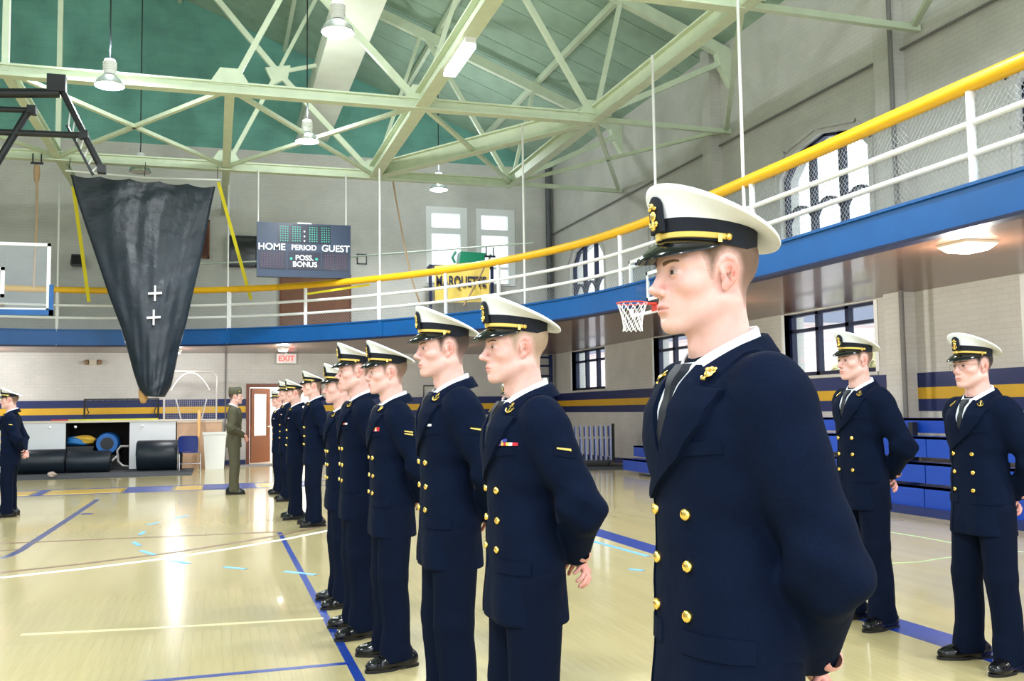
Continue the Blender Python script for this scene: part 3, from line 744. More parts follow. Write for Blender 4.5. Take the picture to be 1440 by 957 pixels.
class Projector:
    def __init__(s, V, Fq): s.bvh = BVHTree.FromPolygons([tuple(map(float, v)) for v in V], [tuple(map(int, f)) for f in Fq])
    def hit(s, u, v, axis):
        if axis == 'front': o, d = Vector((.6, u, v)), Vector((-1, 0, 0))
        elif axis == 'left': o, d = Vector((u, .7, v)), Vector((0, -1, 0))
        elif axis == 'right': o, d = Vector((u, -.7, v)), Vector((0, 1, 0))
        elif axis == 'back': o, d = Vector((-.6, u, v)), Vector((1, 0, 0))
        else:                                                       # 'l45' looks from the front-left at 45 degrees: u across, v up
            k = math.sqrt(.5); o, d = Vector((.6*k - u*k, .6*k + u*k, v)), Vector((-k, -k, 0))
        p, n, i, t = s.bvh.ray_cast(o, d)
        return (p, n, d) if p is not None else (o+d*.5, -d, d)
    def patch(s, poly, axis, off, thick, step=.012, lift=None):
        V2, Fc = tri_grid(poly, step); top = []; bot = []
        for (u, v) in V2:
            p, n, d = s.hit(u, v, axis); k = off + (lift(u, v) if lift else 0)
            top.append(np.array(p) - np.array(d)*(k+thick)); bot.append(np.array(p) - np.array(d)*(-.004))
        n = len(V2); edge = {}
        for f in Fc:
            for a, b in zip(f, f[1:]+f[:1]):
                if (b, a) in edge: del edge[(b, a)]
                else: edge[(a, b)] = 1
        F2 = [tuple(f) for f in Fc] + [(a, b, b+n, a+n) for (a, b) in edge]
        return top+bot, F2
# ------------------------------------------------------------------ roof steel
def truss(y, label):
    r = empty('roof_truss', (0, y, 0), 0, label, 'truss', 'steel roof trusses'); B = lambda n, a, b, w, h: MB().bar((a[0], 0, a[1]), (b[0], 0, b[1]), w, h, up=(0, 1, 0) if abs(a[0]-b[0]) < 1e-3 else (0, 0, 1)).build(n, M_STEEL, r)
    zc = ZC+.09; mX = lambda x: 2*XC-x
    o = MB()
    for (a, b, h) in ((mX(6.8), 6.8, .20),):
        o.box(a, b, -.10, .10, ZC, ZC+.035); o.box(a, b, -.10, .10, ZC+h-.03, ZC+h); o.box(a, b, -.035, .035, ZC+.035, ZC+h-.03)
    o.build('bottom_chord', M_STEEL, r)
    for f in (lambda x: x, mX):
        B('bottom_chord', (f(6.8), zc), (f(9.68), zc-.03), .10, .09)
        B('top_chord', (f(9.68), roof_z(9.7)-.28), (f(XC), roof_z(XC)-.28), .14, .22)
        B('diagonal', (f(6.8), zc+.05), (f(9.6), roof_z(9.7)-.42), .09, .11)                 # knee brace to the wall bracket
        MB().prism([(f(9.7), roof_z(9.7)-.95), (f(9.7), roof_z(9.7)-.2), (f(9.35), roof_z(9.35)-.2), (f(9.45), roof_z(9.7)-.5)], -.09, .09, 'y').build('wall_bracket', M_STEEL, r)
        B('strut', (f(6.8), zc), (f(7.4), roof_z(7.4)-.3), .08, .08)
        B('diagonal', (f(6.8), zc), (f(4.7), roof_z(4.7)-.3), .09, .10); B('strut', (f(3.47), zc), (f(4.6), roof_z(4.6)-.3), .08, .08)
        B('diagonal', (f(3.47), zc), (f(1.3), 9.05), .10, .12); B('diagonal', (f(1.3), 9.05), (f(-1.9), roof_z(-1.9)-.3), .10, .12)
        B('strut', (f(.2), zc), (f(1.3), 9.05), .08, .09); B('strut', (f(1.3), 9.05), (f(3.1), 9.55), .07, .08); B('strut', (f(1.3), 9.05), (f(2.3), roof_z(2.3)-.3), .07, .08)
        MB().prism([(f(1.3)-.28, 9.12), (f(1.3)+.28, 9.22), (f(1.3)+.22, 8.92), (f(1.3)-.1, 8.75)], -.06, .06, 'y').build('gusset_plate', M_STEEL, r)
        for xn in (3.47, 6.8, .2):
            MB().prism([(f(xn)-.34, ZC+.15), (f(xn)+.34, ZC+.15), (f(xn)+.16, ZC+.44), (f(xn)-.16, ZC+.44)], -.06, .06, 'y').build('gusset_plate', M_STEEL, r)
    B('post', (XC, zc), (XC, roof_z(XC)-.3), .10, .10)
    return r
for y, lab in zip(TRUSS_Y, ('pale green steel roof truss over the front rank of officers', 'pale green roof truss whose end meets the wall above the pilaster', 'pale green roof truss next to the hanging floodlights in mid hall', 'pale green roof truss that carries the black tarp and scoreboard')):
    truss(y, lab)
def beam_y(name, x, y0, y1, z, w, h, label, grp='beams along the hall'):
    mb = MB(); mb.box(x-w/2, x+w/2, y0, y1, z, z+.03); mb.box(x-w/2, x+w/2, y0, y1, z+h-.03, z+h); mb.box(x-.02, x+.02, y0, y1, z+.03, z+h-.03)
    return tag(mb.build(name, M_STEEL), label, 'beam', grp)
beam_y('roof_beam', 3.47, YB+.5, TRUSS_Y[3], ZC+.02, .24, .30, 'pale green steel beam along the hall carrying a fluorescent strip')
beam_y('roof_beam', 6.8, YB+.5, TRUSS_Y[3], ZC+.02, .20, .30, 'pale green steel beam along the hall over the balcony edge')
beam_y('roof_beam', .2, TRUSS_Y[2], YF, ZC+.05, .16, .18, 'pale green steel beam that ends on the wall over the black screen')
beam_y('roof_beam', -3.2, TRUSS_Y[2], YF, ZC+.05, .16, .18, 'pale green steel beam that ends on the wall behind the black tarp')
def braces():
    ys = TRUSS_Y; xs = [-6.6, -3.2, .2, 3.47, 6.8, 9.6]
    for j in range(3):
        for i in range(len(xs)-1):
            for (xa, xb) in ((xs[i], xs[i+1]), (xs[i+1], xs[i])):
                if j == 2 and (xa, xb) == (6.8, 3.47):
                    mb = MB(); a = np.array((xa, ys[j], 0.)); b = np.array((xb, ys[j+1], 0.)); d = (b-a)/np.linalg.norm(b-a); n = np.array((-d[1], d[0], 0)); c = (a+b)/2; L = np.linalg.norm(b-a)/2-.15
                    for z, t, w in ((ZC+.02, .015, .11), (ZC+.33, .015, .11), (ZC+.175, .15, .018)): mb.obox(c+np.array((0, 0, z)), d*L, n*w, np.array((0, 0, t)))
                    tag(mb.build('roof_beam', M_STEEL), 'deep pale green steel beam running slantwise between two trusses', 'beam'); continue
                if j < 2 and (xa, xb) != (6.8, 9.6): continue
                mb = MB(); mb.bar((xa, ys[j], ZC+.10), (xb, ys[j+1], ZC+.10), .08, .07)
                tag(mb.build('roof_brace', M_STEEL), 'slender pale green steel cross brace level with the truss bottom chords', 'brace', 'flat cross braces between the trusses')
braces()
for x in (7.5, 5.0, 1.8, -1.0):
    tag(MB().box(x-.05, x+.05, YB+.5, YF, roof_z(x)-.16, roof_z(x)-.02).build('roof_purlin', M_STEEL), 'pale green purlin under the sloping roof boards', 'purlin', 'purlins under the roof boards')
tag(MB().box(2.15, 3.0, 9.0, YF, 9.0, 9.5).build('air_duct', mat('duct_white', srgb(226, 230, 214), rough=.5, noise=.05, nscale=2)), 'wide white rectangular air duct running under the roof to the green gable', 'duct')
# ------------------------------------------------------------------ lamps
M_LAMPW = mat('lamp_housing', (.80, .80, .78), rough=.45); M_REFL = mat('lamp_reflector', (.75, .77, .80), rough=.25, metal=.8)
M_BULB = mat('lamp_glow', (1, 1, 1), emit=(.94, .97, 1.0), estr=26.0)
def pendant(x, y, z, watts, label, group='bell shaped hall floodlights', lit=True):
    r = empty('pendant_lamp', (x, y, z), 0, label, 'lamp', group)
    MB().lathe([(.225, 0), (.235, .01), (.20, .09), (.12, .16), (.07, .19), (.0, .19)], 28).build('reflector', M_REFL, r, smooth='auto')
    MB().lathe([(0, .012), (.205, .012), (.205, .02), (0, .02)], 24).build('bulb', M_BULB if lit else M_LAMPW, r)
    mb = MB(); mb.lathe([(0, .19), (.085, .19), (.095, .22), (.095, .40), (.08, .43), (0, .43)], 16); mb.build('ballast', M_LAMPW, r, smooth='auto')
    for dz in (.25, .29, .33, .37): MB().lathe([(.096, dz), (.108, dz+.004), (.108, dz+.012), (.096, dz+.016)], 16).build('cooling_fin', M_LAMPW, r)
    MB().tube([(0, 0, .43), (.01, 0, .7), (0, 0, 1.0), (0, 0, roof_z(x)-z)], .012, 6).build('cord', M_BLACK, r)
    if lit:
        l = bpy.data.lights.new('lamp_light', 'SPOT'); l.energy = watts; l.color = (.90, .96, 1.0); l.spot_size = math.radians(165); l.spot_blend = .6; l.shadow_soft_size = .20
        lo = bpy.data.objects.new('lamp_light', l); COL.objects.link(lo); lo.parent = r; lo.location = (0, 0, -.02)
        l = bpy.data.lights.new('roof_fill', 'POINT'); l.energy = watts*.17; l.color = (.90, .96, 1.0); l.shadow_soft_size = .10     # added point light above the closed ballast, brightens the roof
        lo = bpy.data.objects.new('roof_fill', l); COL.objects.link(lo); lo.parent = r; lo.location = (0, 0, .60)
LW = 560
for (px, py, z, lab) in ((154, 121, 6.62, 'lit floodlight hanging over the black tarp'), (432, 199, 6.68, 'lit floodlight hanging above the scoreboard'), (475, 46, 6.62, 'glaring floodlight hanging near the white duct'), (617, 267, 6.9, 'lit floodlight hanging above the two white windows')):
    p = atZ(px, py, z); pendant(p[0], p[1], z, LW, lab)
p = atZ(197, 242, 6.75); pendant(p[0], p[1], 6.75, LW, 'dull floodlight hanging behind the truss above the black tarp', lit=False)
for (x, y) in ((-8.5, 16), (-8.5, 9), (-2.0, 9), (4.9, 8.2), (-8.5, 2), (-2.0, 2), (4.9, 1.2), (-2, -4), (4.9, -4)):
    pendant(x, y, 6.65, LW, 'bell floodlight hanging over the court behind the ranks')
fl_a = atZ(670, 60, 6.66); fl_b = atZ(640, 105, 6.66)
r = empty('fluorescent_light', (0, 0, 0), 0, 'white fluorescent strip light fixed under a roof beam', 'light')
MB().box(3.40, 3.56, fl_a[1], fl_b[1], ZC-.06, ZC+.02).build('housing', M_LAMPW, r); MB().box(3.385, 3.575, fl_a[1]+.05, fl_b[1]-.05, ZC-.12, ZC-.06).build('diffuser', mat('diffuser', (.9, .9, .9), emit=(.95, .98, 1), estr=1.2), r)
# ------------------------------------------------------------------ balcony (running track)
CURVE = [(6.56, YB), (6.56, -3), (6.56, 1), (6.56, 5), (6.56, 8), (6.56, 10), (6.50, 12.6), (6.30, 14.8), (5.90, 16.5), (5.05, 18.5), (4.0, 20.1), (2.6, 21.7), (1.0, 23.0), (-.9, 23.85), (-3.2, 24.15)]
CURVE = CURVE + [(2*XC-x, y) for x, y in CURVE[-2::-1]]
def spline(P, step=.25):
    P = [np.array(p, float) for p in P]; out = []
    for i in range(len(P)-1):
        p0, p1, p2, p3 = P[max(i-1, 0)], P[i], P[i+1], P[min(i+2, len(P)-1)]; n = max(1, int(np.linalg.norm(p2-p1)/step))
        for k in range(n):
            t = k/n; out.append(.5*((2*p1)+(-p0+p2)*t+(2*p0-5*p1+4*p2-p3)*t*t+(-p0+3*p1-3*p2+p3)*t**3))
    out.append(P[-1]); return np.array(out)
ED = spline(CURVE); ARC = np.r_[0, np.cumsum(np.linalg.norm(np.diff(ED, axis=0), axis=1))]
def edge_at(s): return np.array((np.interp(s, ARC, ED[:, 0]), np.interp(s, ARC, ED[:, 1])))
def edge_n(s):
    t = edge_at(s+.05)-edge_at(s-.05); t /= np.linalg.norm(t); return np.array((t[1], -t[0]))     # points outward, away from the court
def s_of_y(y): return float(np.interp(y, ED[:len(ED)//2, 1], ARC[:len(ED)//2]))
def s_of_x(x): i = len(ED)//2+2; return float(np.interp(-x, -ED[:, 0], ARC))
def offset_curve(S, d): return [edge_at(s)+edge_n(s)*d for s in S]
balcony = empty('balcony', (0, 0, 0), 0, 'curved running track balcony with blue edge beam and yellow handrail', 'balcony')
def ring_wall(name, S, d0, d1, z0, z1, material, parent):
    A = offset_curve(S, d0); B_ = offset_curve(S, d1); n = len(S); V = [(p[0], p[1], z) for P_ in (A, B_) for z in (z0, z1) for p in P_]; Fc = []
    idx = lambda a, z, i: a*2*n+z*n+i
    for i in range(n-1):
        Fc += [(idx(0, 0, i), idx(0, 0, i+1), idx(0, 1, i+1), idx(0, 1, i)), (idx(1, 0, i), idx(1, 1, i), idx(1, 1, i+1), idx(1, 0, i+1)), (idx(0, 1, i), idx(0, 1, i+1), idx(1, 1, i+1), idx(1, 1, i)), (idx(0, 0, i), idx(1, 0, i), idx(1, 0, i+1), idx(0, 0, i+1))]
    for i in (0, n-1): Fc.append((idx(0, 0, i), idx(0, 1, i), idx(1, 1, i), idx(1, 0, i)))
    return MB().add(V, Fc).build(name, material, parent)
# deck and soffit follow the edge out to the walls
def deck(name, z0, z1, m):
    n = len(ED); out = []
    for (x, y) in ED:
        i = len(out); c = np.array((XC, 12.0)); d = np.array((x, y))-c
        if y < 12: q = (XR-.002 if x > XC else XL+.002, y)
        else:
            tx = ((XR-.002-XC) if d[0] > 0 else (XL+.002-XC))/d[0] if abs(d[0]) > 1e-6 else 1e9; ty = (YF-.002-12)/d[1] if d[1] > 1e-6 else 1e9; t = min(tx, ty); q = tuple(c+d*t)
        out.append(q)
    V = [(x, y, z) for z in (z0, z1) for (x, y) in ED] + [(x, y, z) for z in (z0, z1) for (x, y) in out]; Fc = []
    for i in range(n-1):
        a, b, c_, d_ = i, i+1, 2*n+i+1, 2*n+i
        Fc += [(a, b, c_, d_), (a+n, d_+n, c_+n, b+n), (a, a+n, b+n, b)]
        # fill the room corners
        p, q = out[i], out[i+1]
        if abs(p[0]-q[0]) > 1e-3 and abs(p[1]-q[1]) > 1e-3:
            k = len(V); cx = XR-.002 if p[0] > XC else XL+.002; V += [(cx, YF-.002, z0), (cx, YF-.002, z1)]; Fc += [(d_, c_, k), (d_+n, k+1, c_+n)]
    return MB().add(V, Fc).build(name, m, balcony)
deck('soffit', SOFFIT, SOFFIT+.06, M_SOFFIT); deck('deck', SOFFIT+.10, GFLOOR-.06, mat('track_surface', srgb(120, 112, 104), rough=.8, noise=.15, nscale=2))
POST_S = [s_of_y(y) for y in (-4.3, -.5, 3.2, 6.97, 10.70, 14.45)] + [s_of_x(x) for x in (5.30, 4.55, 3.40, 1.95, .30, -1.6, -3.5, -5.4, -7.2, -9.0)]
S_END = ARC[-1]
HANG = sorted([s_of_y(y) for y in (-5, .4, 5.6, 10.85, 13.25, 17.25)] + [s_of_x(3.44), s_of_x(.27), s_of_x(-3.5), s_of_x(-7), s_of_x(-10)])
cuts = [0] + HANG + [S_END]
for a, b in zip(cuts, cuts[1:]):
    S = np.linspace(a+.006, b-.006, max(2, int((b-a)/.3))); ring_wall('edge_beam', S, -.02, .10, SOFFIT, GFLOOR, M_BLUE, balcony)
    ring_wall('edge_lip', S, -.05, .10, SOFFIT-.035, SOFFIT+.0, M_FRAME, balcony); ring_wall('edge_lip', S, -.045, .10, GFLOOR, GFLOOR+.03, M_BLUE, balcony)
for s in HANG:
    c = edge_at(s); n_ = edge_n(s); t_ = np.array((-n_[1], n_[0]))
    MB().obox((c[0]-n_[0]*.028, c[1]-n_[1]*.028, (SOFFIT+GFLOOR)/2), (*(t_*.09), 0), (*(n_*.008), 0), (0, 0, .15)).build('splice_plate', M_BLUE, balcony)
    MB().tube([(c[0]-n_[0]*.0, c[1]-n_[1]*.0, SOFFIT), (c[0], c[1], ZC+.12)], .022, 8).build('hanger_rod', M_WHITE, balcony)
S = np.arange(0, S_END, .2)
def pipe(name, z, r, m, d=.03, n=10): return MB().tube([(p[0], p[1], z) for p in offset_curve(S, d)], r, n).build(name, m, balcony, smooth='auto')
pipe('handrail', RAIL_Z, .075, M_RAIL, n=12); pipe('rail_pipe', 3.93, .032, M_WHITE); pipe('rail_pipe', 3.64, .032, M_WHITE)
for s in POST_S:
    c = edge_at(s)+edge_n(s)*.03; MB().tube([(c[0], c[1], GFLOOR), (c[0], c[1], RAIL_Z)], .040, 10).build('rail_post', M_WHITE, balcony, smooth='auto')
def chain(s0, s1, z0, z1, pitch):
    h = z1-z0; V, Fc = [], []; r = .0028
    for sgn in (1, -1):
        for s in np.arange(s0-h, s1+h, pitch):
            a, b = (s, s+h*.9) if sgn > 0 else (s+h*.9, s)
            if min(a, b) < s0 or max(a, b) > s1: continue
            pts = [(*(edge_at(a+(b-a)*u)+edge_n(a+(b-a)*u)*.05), z0+h*u) for u in (0, .5, 1)]; k = len(V)
            for p in pts:
                for q in range(3):
                    e = edge_n(s); V.append((p[0]+r*math.cos(q*2.094)*e[0], p[1]+r*math.cos(q*2.094)*e[1], p[2]+r*math.sin(q*2.094)*1.4))
            for i in range(2):
                for q in range(3): Fc.append((k+i*3+q, k+i*3+(q+1) % 3, k+i*3+3+(q+1) % 3, k+i*3+3+q))
    return V, Fc
mb = MB(); mb.add(*chain(s_of_y(4), s_of_y(13), GFLOOR+.02, RAIL_Z-.05, .062)); mb.add(*chain(s_of_y(13), s_of_x(-7), GFLOOR+.02, 3.66, .07))
tag(mb.build('wire_mesh', M_WIRE, balcony, fix=False), kind='stuff')
# square lamp under the balcony and two round ones at the far end, plus added fill lamps
def soffit_lamp(x, y, half, label, square=True):
    r = empty('ceiling_light', (x, y, SOFFIT), 0, label, 'light')
    if square:
        mb = MB(); mb.add([(sx*h_, sy*h_, z) for (h_, z) in ((half, 0), (half, -.03), (half*.72, -.085)) for sx, sy in ((-1, -1), (1, -1), (1, 1), (-1, 1))], [(i*4+k, i*4+(k+1) % 4, i*4+4+(k+1) % 4, i*4+4+k) for i in range(2) for k in range(4)] + [(8, 9, 10, 11), (0, 3, 2, 1)])
        mb.build('housing', mat('lamp_cream', srgb(238, 232, 212), rough=.4, emit=(1, .95, .82), estr=.05), r); MB().box(-half*.66, half*.66, -half*.66, half*.66, -.092, -.084).build('diffuser', mat('lamp_warm', (1, 1, 1), emit=(1, .96, .86), estr=1.4), r)
        l = bpy.data.lights.new('lamp_light', 'POINT'); l.energy = 75; l.color = (1, .96, .9); l.shadow_soft_size = .15; lo = bpy.data.objects.new('lamp_light', l); COL.objects.link(lo); lo.parent = r; lo.location = (0, 0, -.28)
    else:
        MB().lathe([(half, 0), (half*1.05, -.03), (half*.8, -.10), (half*.78, -.10)], 20).build('housing', M_LAMPW, r); MB().lathe([(half*.78, -.10), (half*.5, -.125), (0, -.13)], 20).build('bulb', M_BULB, r)
        l = bpy.data.lights.new('lamp_light', 'POINT'); l.energy = 48; l.shadow_soft_size = .1; lo = bpy.data.objects.new('lamp_light', l); COL.objects.link(lo); lo.parent = r; lo.location = (0, 0, -.2)
soffit_lamp(7.28, 7.83, .20, 'cream square ceiling lamp under the wooden balcony soffit')
soffit_lamp(7.28, 13.15, .20, 'added cream square fill lamp under the balcony next to the side hoop'); soffit_lamp(7.28, 2.5, .20, 'added cream square fill lamp under the balcony beside the near windows')  # both added to brighten the window wall under the balcony
for (x_, y_, lb) in ((-5.2, 25.6, 'added round fill lamp under the balcony behind the lone officer'), (5.6, 23.4, 'added round fill lamp under the balcony in the far corner')): soffit_lamp(x_, y_, .14, lb, False)  # extra fill lamps, added to lighten the far wall below the track
soffit_lamp(-.95, 25.2, .16, 'lit round lamp under the balcony beside the black tarp', False); soffit_lamp(1.6, 24.2, .14, 'round lamp under the balcony above the exit sign', False)
# ------------------------------------------------------------------ lettering
def text_mesh(s, size, depth=.004, align='CENTER', bold=0.0):
    c = bpy.data.curves.new('lettering', 'FONT'); c.body = s; c.size = size; c.extrude = depth; c.align_x = align; c.align_y = 'CENTER'; c.offset = bold
    o = bpy.data.objects.new('tmp', c); COL.objects.link(o); dg = bpy.context.evaluated_depsgraph_get(); me = bpy.data.meshes.new_from_object(o.evaluated_get(dg)); bpy.data.objects.remove(o)
    return me
def text(s, size, loc, parent, material, name='lettering', sx=1.0, rz=0.0, depth=.004, bold=0.0):
    me = text_mesh(s, size, depth, bold=bold); me.materials.clear(); me.materials.append(material); o = bpy.data.objects.new(name, me); COL.objects.link(o); o.parent = parent
    o.location = loc; o.rotation_euler = (math.pi/2, 0, rz); o.scale = (sx, 1, 1); return o
# ------------------------------------------------------------------ door in the far wall, with the lit lobby behind
d = empty('door_1', (0, 0, 0), kind='structure')
f = MB(); f.box(DX0-.09, DX0, YF-.05, YF+.37, 0, DZ+.09); f.box(DX1, DX1+.09, YF-.05, YF+.37, 0, DZ+.09); f.box(DX0, DX1, YF-.05, YF+.37, DZ, DZ+.09); f.build('door_frame', M_DOORW, d)
lf = empty('door_leaf', (DX0+.04, YF+.34, 0), math.radians(52)); lf.parent = d
f = MB(); w_, h_ = .88, DZ-.02
f.box(0, .14, -.02, .02, .01, h_); f.box(w_-.14, w_, -.02, .02, .01, h_); f.box(.14, w_-.14, -.02, .02, .01, .75); f.box(.14, w_-.14, -.02, .02, h_-.16, h_); f.build('leaf_panel', mat('orange_wood', srgb(150, 82, 32), rough=.35, noise=.2, nscale=6, stretch=(8, 8, .6)), lf)
MB().box(.14, w_-.14, -.006, .006, .75, h_-.16).build('pane', M_GLASS, lf); MB().tube([(w_-.07, -.03, 1.0), (w_-.07, -.06, 1.0), (w_-.18, -.06, 1.0)], .012, 6).build('door_handle', M_CHROME, lf)
M_LOBBY = mat('lobby_white', (.82, .82, .80), rough=.7)
f = MB(); f.box(DX0-1.2, DX1+1.4, YF+3.3, YF+3.4, 0, 2.8); f.box(DX0-1.3, DX0-1.2, YF+.35, YF+3.3, 0, 2.8); f.box(DX1+1.4, DX1+1.5, YF+.35, YF+3.3, 0, 2.8); f.box(DX0-1.2, DX1+1.4, YF+.35, YF+3.4, 2.7, 2.8); tag(f.build('wall_lobby', M_LOBBY), kind='structure')
tag(MB().box(DX0-1.2, DX1+1.4, YF, YF+3.4, -.2, .0).build('floor_lobby', mat('lobby_floor', srgb(196, 182, 160), rough=.4)), kind='structure')
l = bpy.data.lights.new('lobby_lamp', 'POINT'); l.energy = 120; l.shadow_soft_size = .3; lo = bpy.data.objects.new('lobby_lamp', l); COL.objects.link(lo); lo.location = (1.9, YF+1.7, 2.4)
tag(MB().box(.55, 3.3, 25.75, 26.85, 0, .012).build('door_mat', mat('grey_mat', srgb(132, 130, 130), rough=.95, noise=.1, nscale=40)), 'grey floor mat in front of the open brown door', 'mat')
# exit sign, emergency light, small wall things
e = empty('exit_sign', (1.84, 26.6, 2.83), 0, 'white exit sign with red letters above the open brown door', 'sign')
MB().box(-.26, .26, -.04, .04, -.12, .13).build('sign_box', mat('sign_white', (.85, .83, .82), rough=.4), e); text('EXIT', .21, (0, -.042, 0), e, mat('exit_red', (.8, .05, .04), emit=(1, .09, .07), estr=1.1), 'letters', sx=1.0, bold=.006); MB().box(-.03, .03, -.03, .03, .13, .16).build('mount', M_WHITE, e)
e = empty('emergency_light', (*atY(131, 509, YF-.06)[[0]], YF-.06, atY(131, 509, YF-.06)[2]), 0, 'small beige twin emergency light on the wall beside the tarp tip', 'light')
MB().box(-.09, .09, -.05, .06, -.07, .07).build('battery_box', mat('beige_plastic', srgb(206, 196, 176), rough=.5), e)
for sx in (-1, 1): MB().lathe([(0, -.06), (.05, -.05), (.065, .02), (.05, .05), (0, .05)], 14, (sx*.16, 0, 0), 'y').build('lamp_head', mat('brown_plastic', srgb(140, 112, 84), rough=.5), e)
def wallbox(name, px0, py0, px1, py1, dep, m, label, cat, inner=None):
    a = atY(px0, py1, YF-dep); b = atY(px1, py0, YF-dep); r = empty(name, ((a[0]+b[0])/2, YF, (a[2]+b[2])/2), 0, label, cat); hw, hh = (b[0]-a[0])/2, (b[2]-a[2])/2
    fr = MB(); t = min(.05, hw*.2); fr.box(-hw, hw, -dep, 0, -hh, -hh+t); fr.box(-hw, hw, -dep, 0, hh-t, hh); fr.box(-hw, -hw+t, -dep, 0, -hh, hh); fr.box(hw-t, hw, -dep, 0, -hh, hh); fr.build('frame', m, r)
    MB().box(-hw+t, hw-t, -dep*.8, 0, -hh+t, hh-t).build('panel', inner or m, r); return r
wallbox('wall_screen', 321, 332, 362, 374, .12, M_BLACK, 'black wall screen left of the scoreboard', 'screen', mat('screen_black', (.006, .007, .012), rough=.12, coat=.5))
wallbox('wooden_shutter', 268, 309, 295, 362, .08, M_DOORW, 'reddish brown wooden shutter on the wall behind the tarp', 'shutter', mat('shutter_wood', srgb(88, 44, 34), rough=.5))
wallbox('notice_frame', 502, 357, 516, 371, .03, M_BLACK, 'small empty notice frame on the wall right of the scoreboard', 'frame', M_WALLY)
wallbox('balcony_door', 393, 386, 494, 470, .07, M_DOORW, 'wide brown wooden door on the balcony behind the yellow rail', 'door', mat('door_brown', srgb(122, 78, 54), rough=.5, noise=.1, nscale=5))
r = empty('loudspeaker', tuple(atY(109, 367, YF-.25)), 0, 'small black loudspeaker on the wall beside the yellow strap', 'speaker')
MB().prism([(-.16, -.12), (.16, -.12), (.13, .16), (-.13, .16)], -.15, .15, 'y').build('cabinet', M_BLACKP, r); MB().box(-.12, .12, -.165, -.15, -.10, .13).build('grille', mat('grille', (.02, .02, .02), rough=.9), r); MB().box(-.02, .02, .15, .27, -.02, .02).build('bracket', M_BLACK, r)
# ------------------------------------------------------------------ scoreboard hung from the truss
YS = 21.55
a = atY(361, 388, YS); b = atY(493, 317, YS); cx = (a[0]+b[0])/2; hw = (b[0]-a[0])/2; cz = (a[2]+b[2])/2; hh = (b[2]-a[2])/2
sb = empty('scoreboard', (cx, YS, cz), 0, 'dark blue scoreboard with white lettering hung over the balcony rail', 'scoreboard')
M_SB = mat('scoreboard_blue', srgb(44, 58, 82), rough=.35); M_SBP = mat('scoreboard_panel', srgb(28, 32, 52), rough=.25, coat=.3)
MB().box(-hw, hw, 0, .16, -hh, hh).build('case', M_SB, sb); M_LET = mat('score_letters', (.9, .9, .92), rough=.4)
def spx(u, v): return (-hw+2*hw*u, hh-2*hh*v)
def panel(u0, u1, v0, v1, m, name='display'):
    x0, z1 = spx(u0, v0); x1, z0 = spx(u1, v1); return MB().box(x0, x1, -.012, 0, z0, z1).build(name, m, sb)
panel(.02, .31, .53, .86, M_SBP); panel(.69, .98, .53, .86, M_SBP); panel(.325, .675, .53, .86, M_SBP); clk = panel(.22, .78, .03, .37, M_SBP)
M_SEG = mat('green_segments', srgb(40, 150, 128), rough=.4, emit=(.05, .45, .36), estr=.35); M_SEGR = mat('red_segments', srgb(96, 52, 84), rough=.4)
def digits(us, v0, v1, w, m, nx=4, ny=7):
    for u in us:
        for i in range(nx):
            for j in range(ny):
                mbd.box(*(lambda x, z: (x-.011, x+.011, -.016, -.011, z-.011, z+.011))(*spx(u+w*(i+.5)/nx, v0+(v1-v0)*(j+.5)/ny)))
mbd = MB(); digits((.235, .365, .545, .675), .05, .35, .10, M_SEG); tag(mbd.build('clock_segments', M_SEG, sb), kind='stuff')
mbd = MB(); digits((.04, .17, .71, .84), .56, .84, .11, M_SEGR); tag(mbd.build('score_segments', M_SEGR, sb), kind='stuff')
for v in (.15, .24, .325):
    x, z = spx(.50, v); MB().lathe([(0, -.02), (.018, -.02), (.02, -.01)], 10, (x, 0, z), 'y').build('clock_dot', M_LET, sb)
for s, u, v, sz in (('HOME', .155, .455, .20), ('PERIOD', .495, .455, .155), ('GUEST', .835, .455, .20), ('POSS.', .50, .645, .155), ('BONUS', .505, .765, .155)):
    x, z = spx(u, v); text(s, sz*hh/.58, (x, -.016, z), sb, M_LET, 'lettering', bold=.003)
for u in (.36, .63): x, z = spx(u, .66); MB().lathe([(0, -.02), (.03, -.018), (.03, -.01)], 10, (x, 0, z), 'y').build('possession_light', M_SEG, sb)
MB().box(-hw*.15, hw*.15, -.004, 0, hh-.01, hh+.02).build('top_label', M_LET, sb)
for u in (.015, .955): x, z = spx(u, 0); MB().tube([(x, .08, hh), (x, .08, ZC+.05-cz)], .016, 8).build('hanger_rod', M_WHITE, sb)
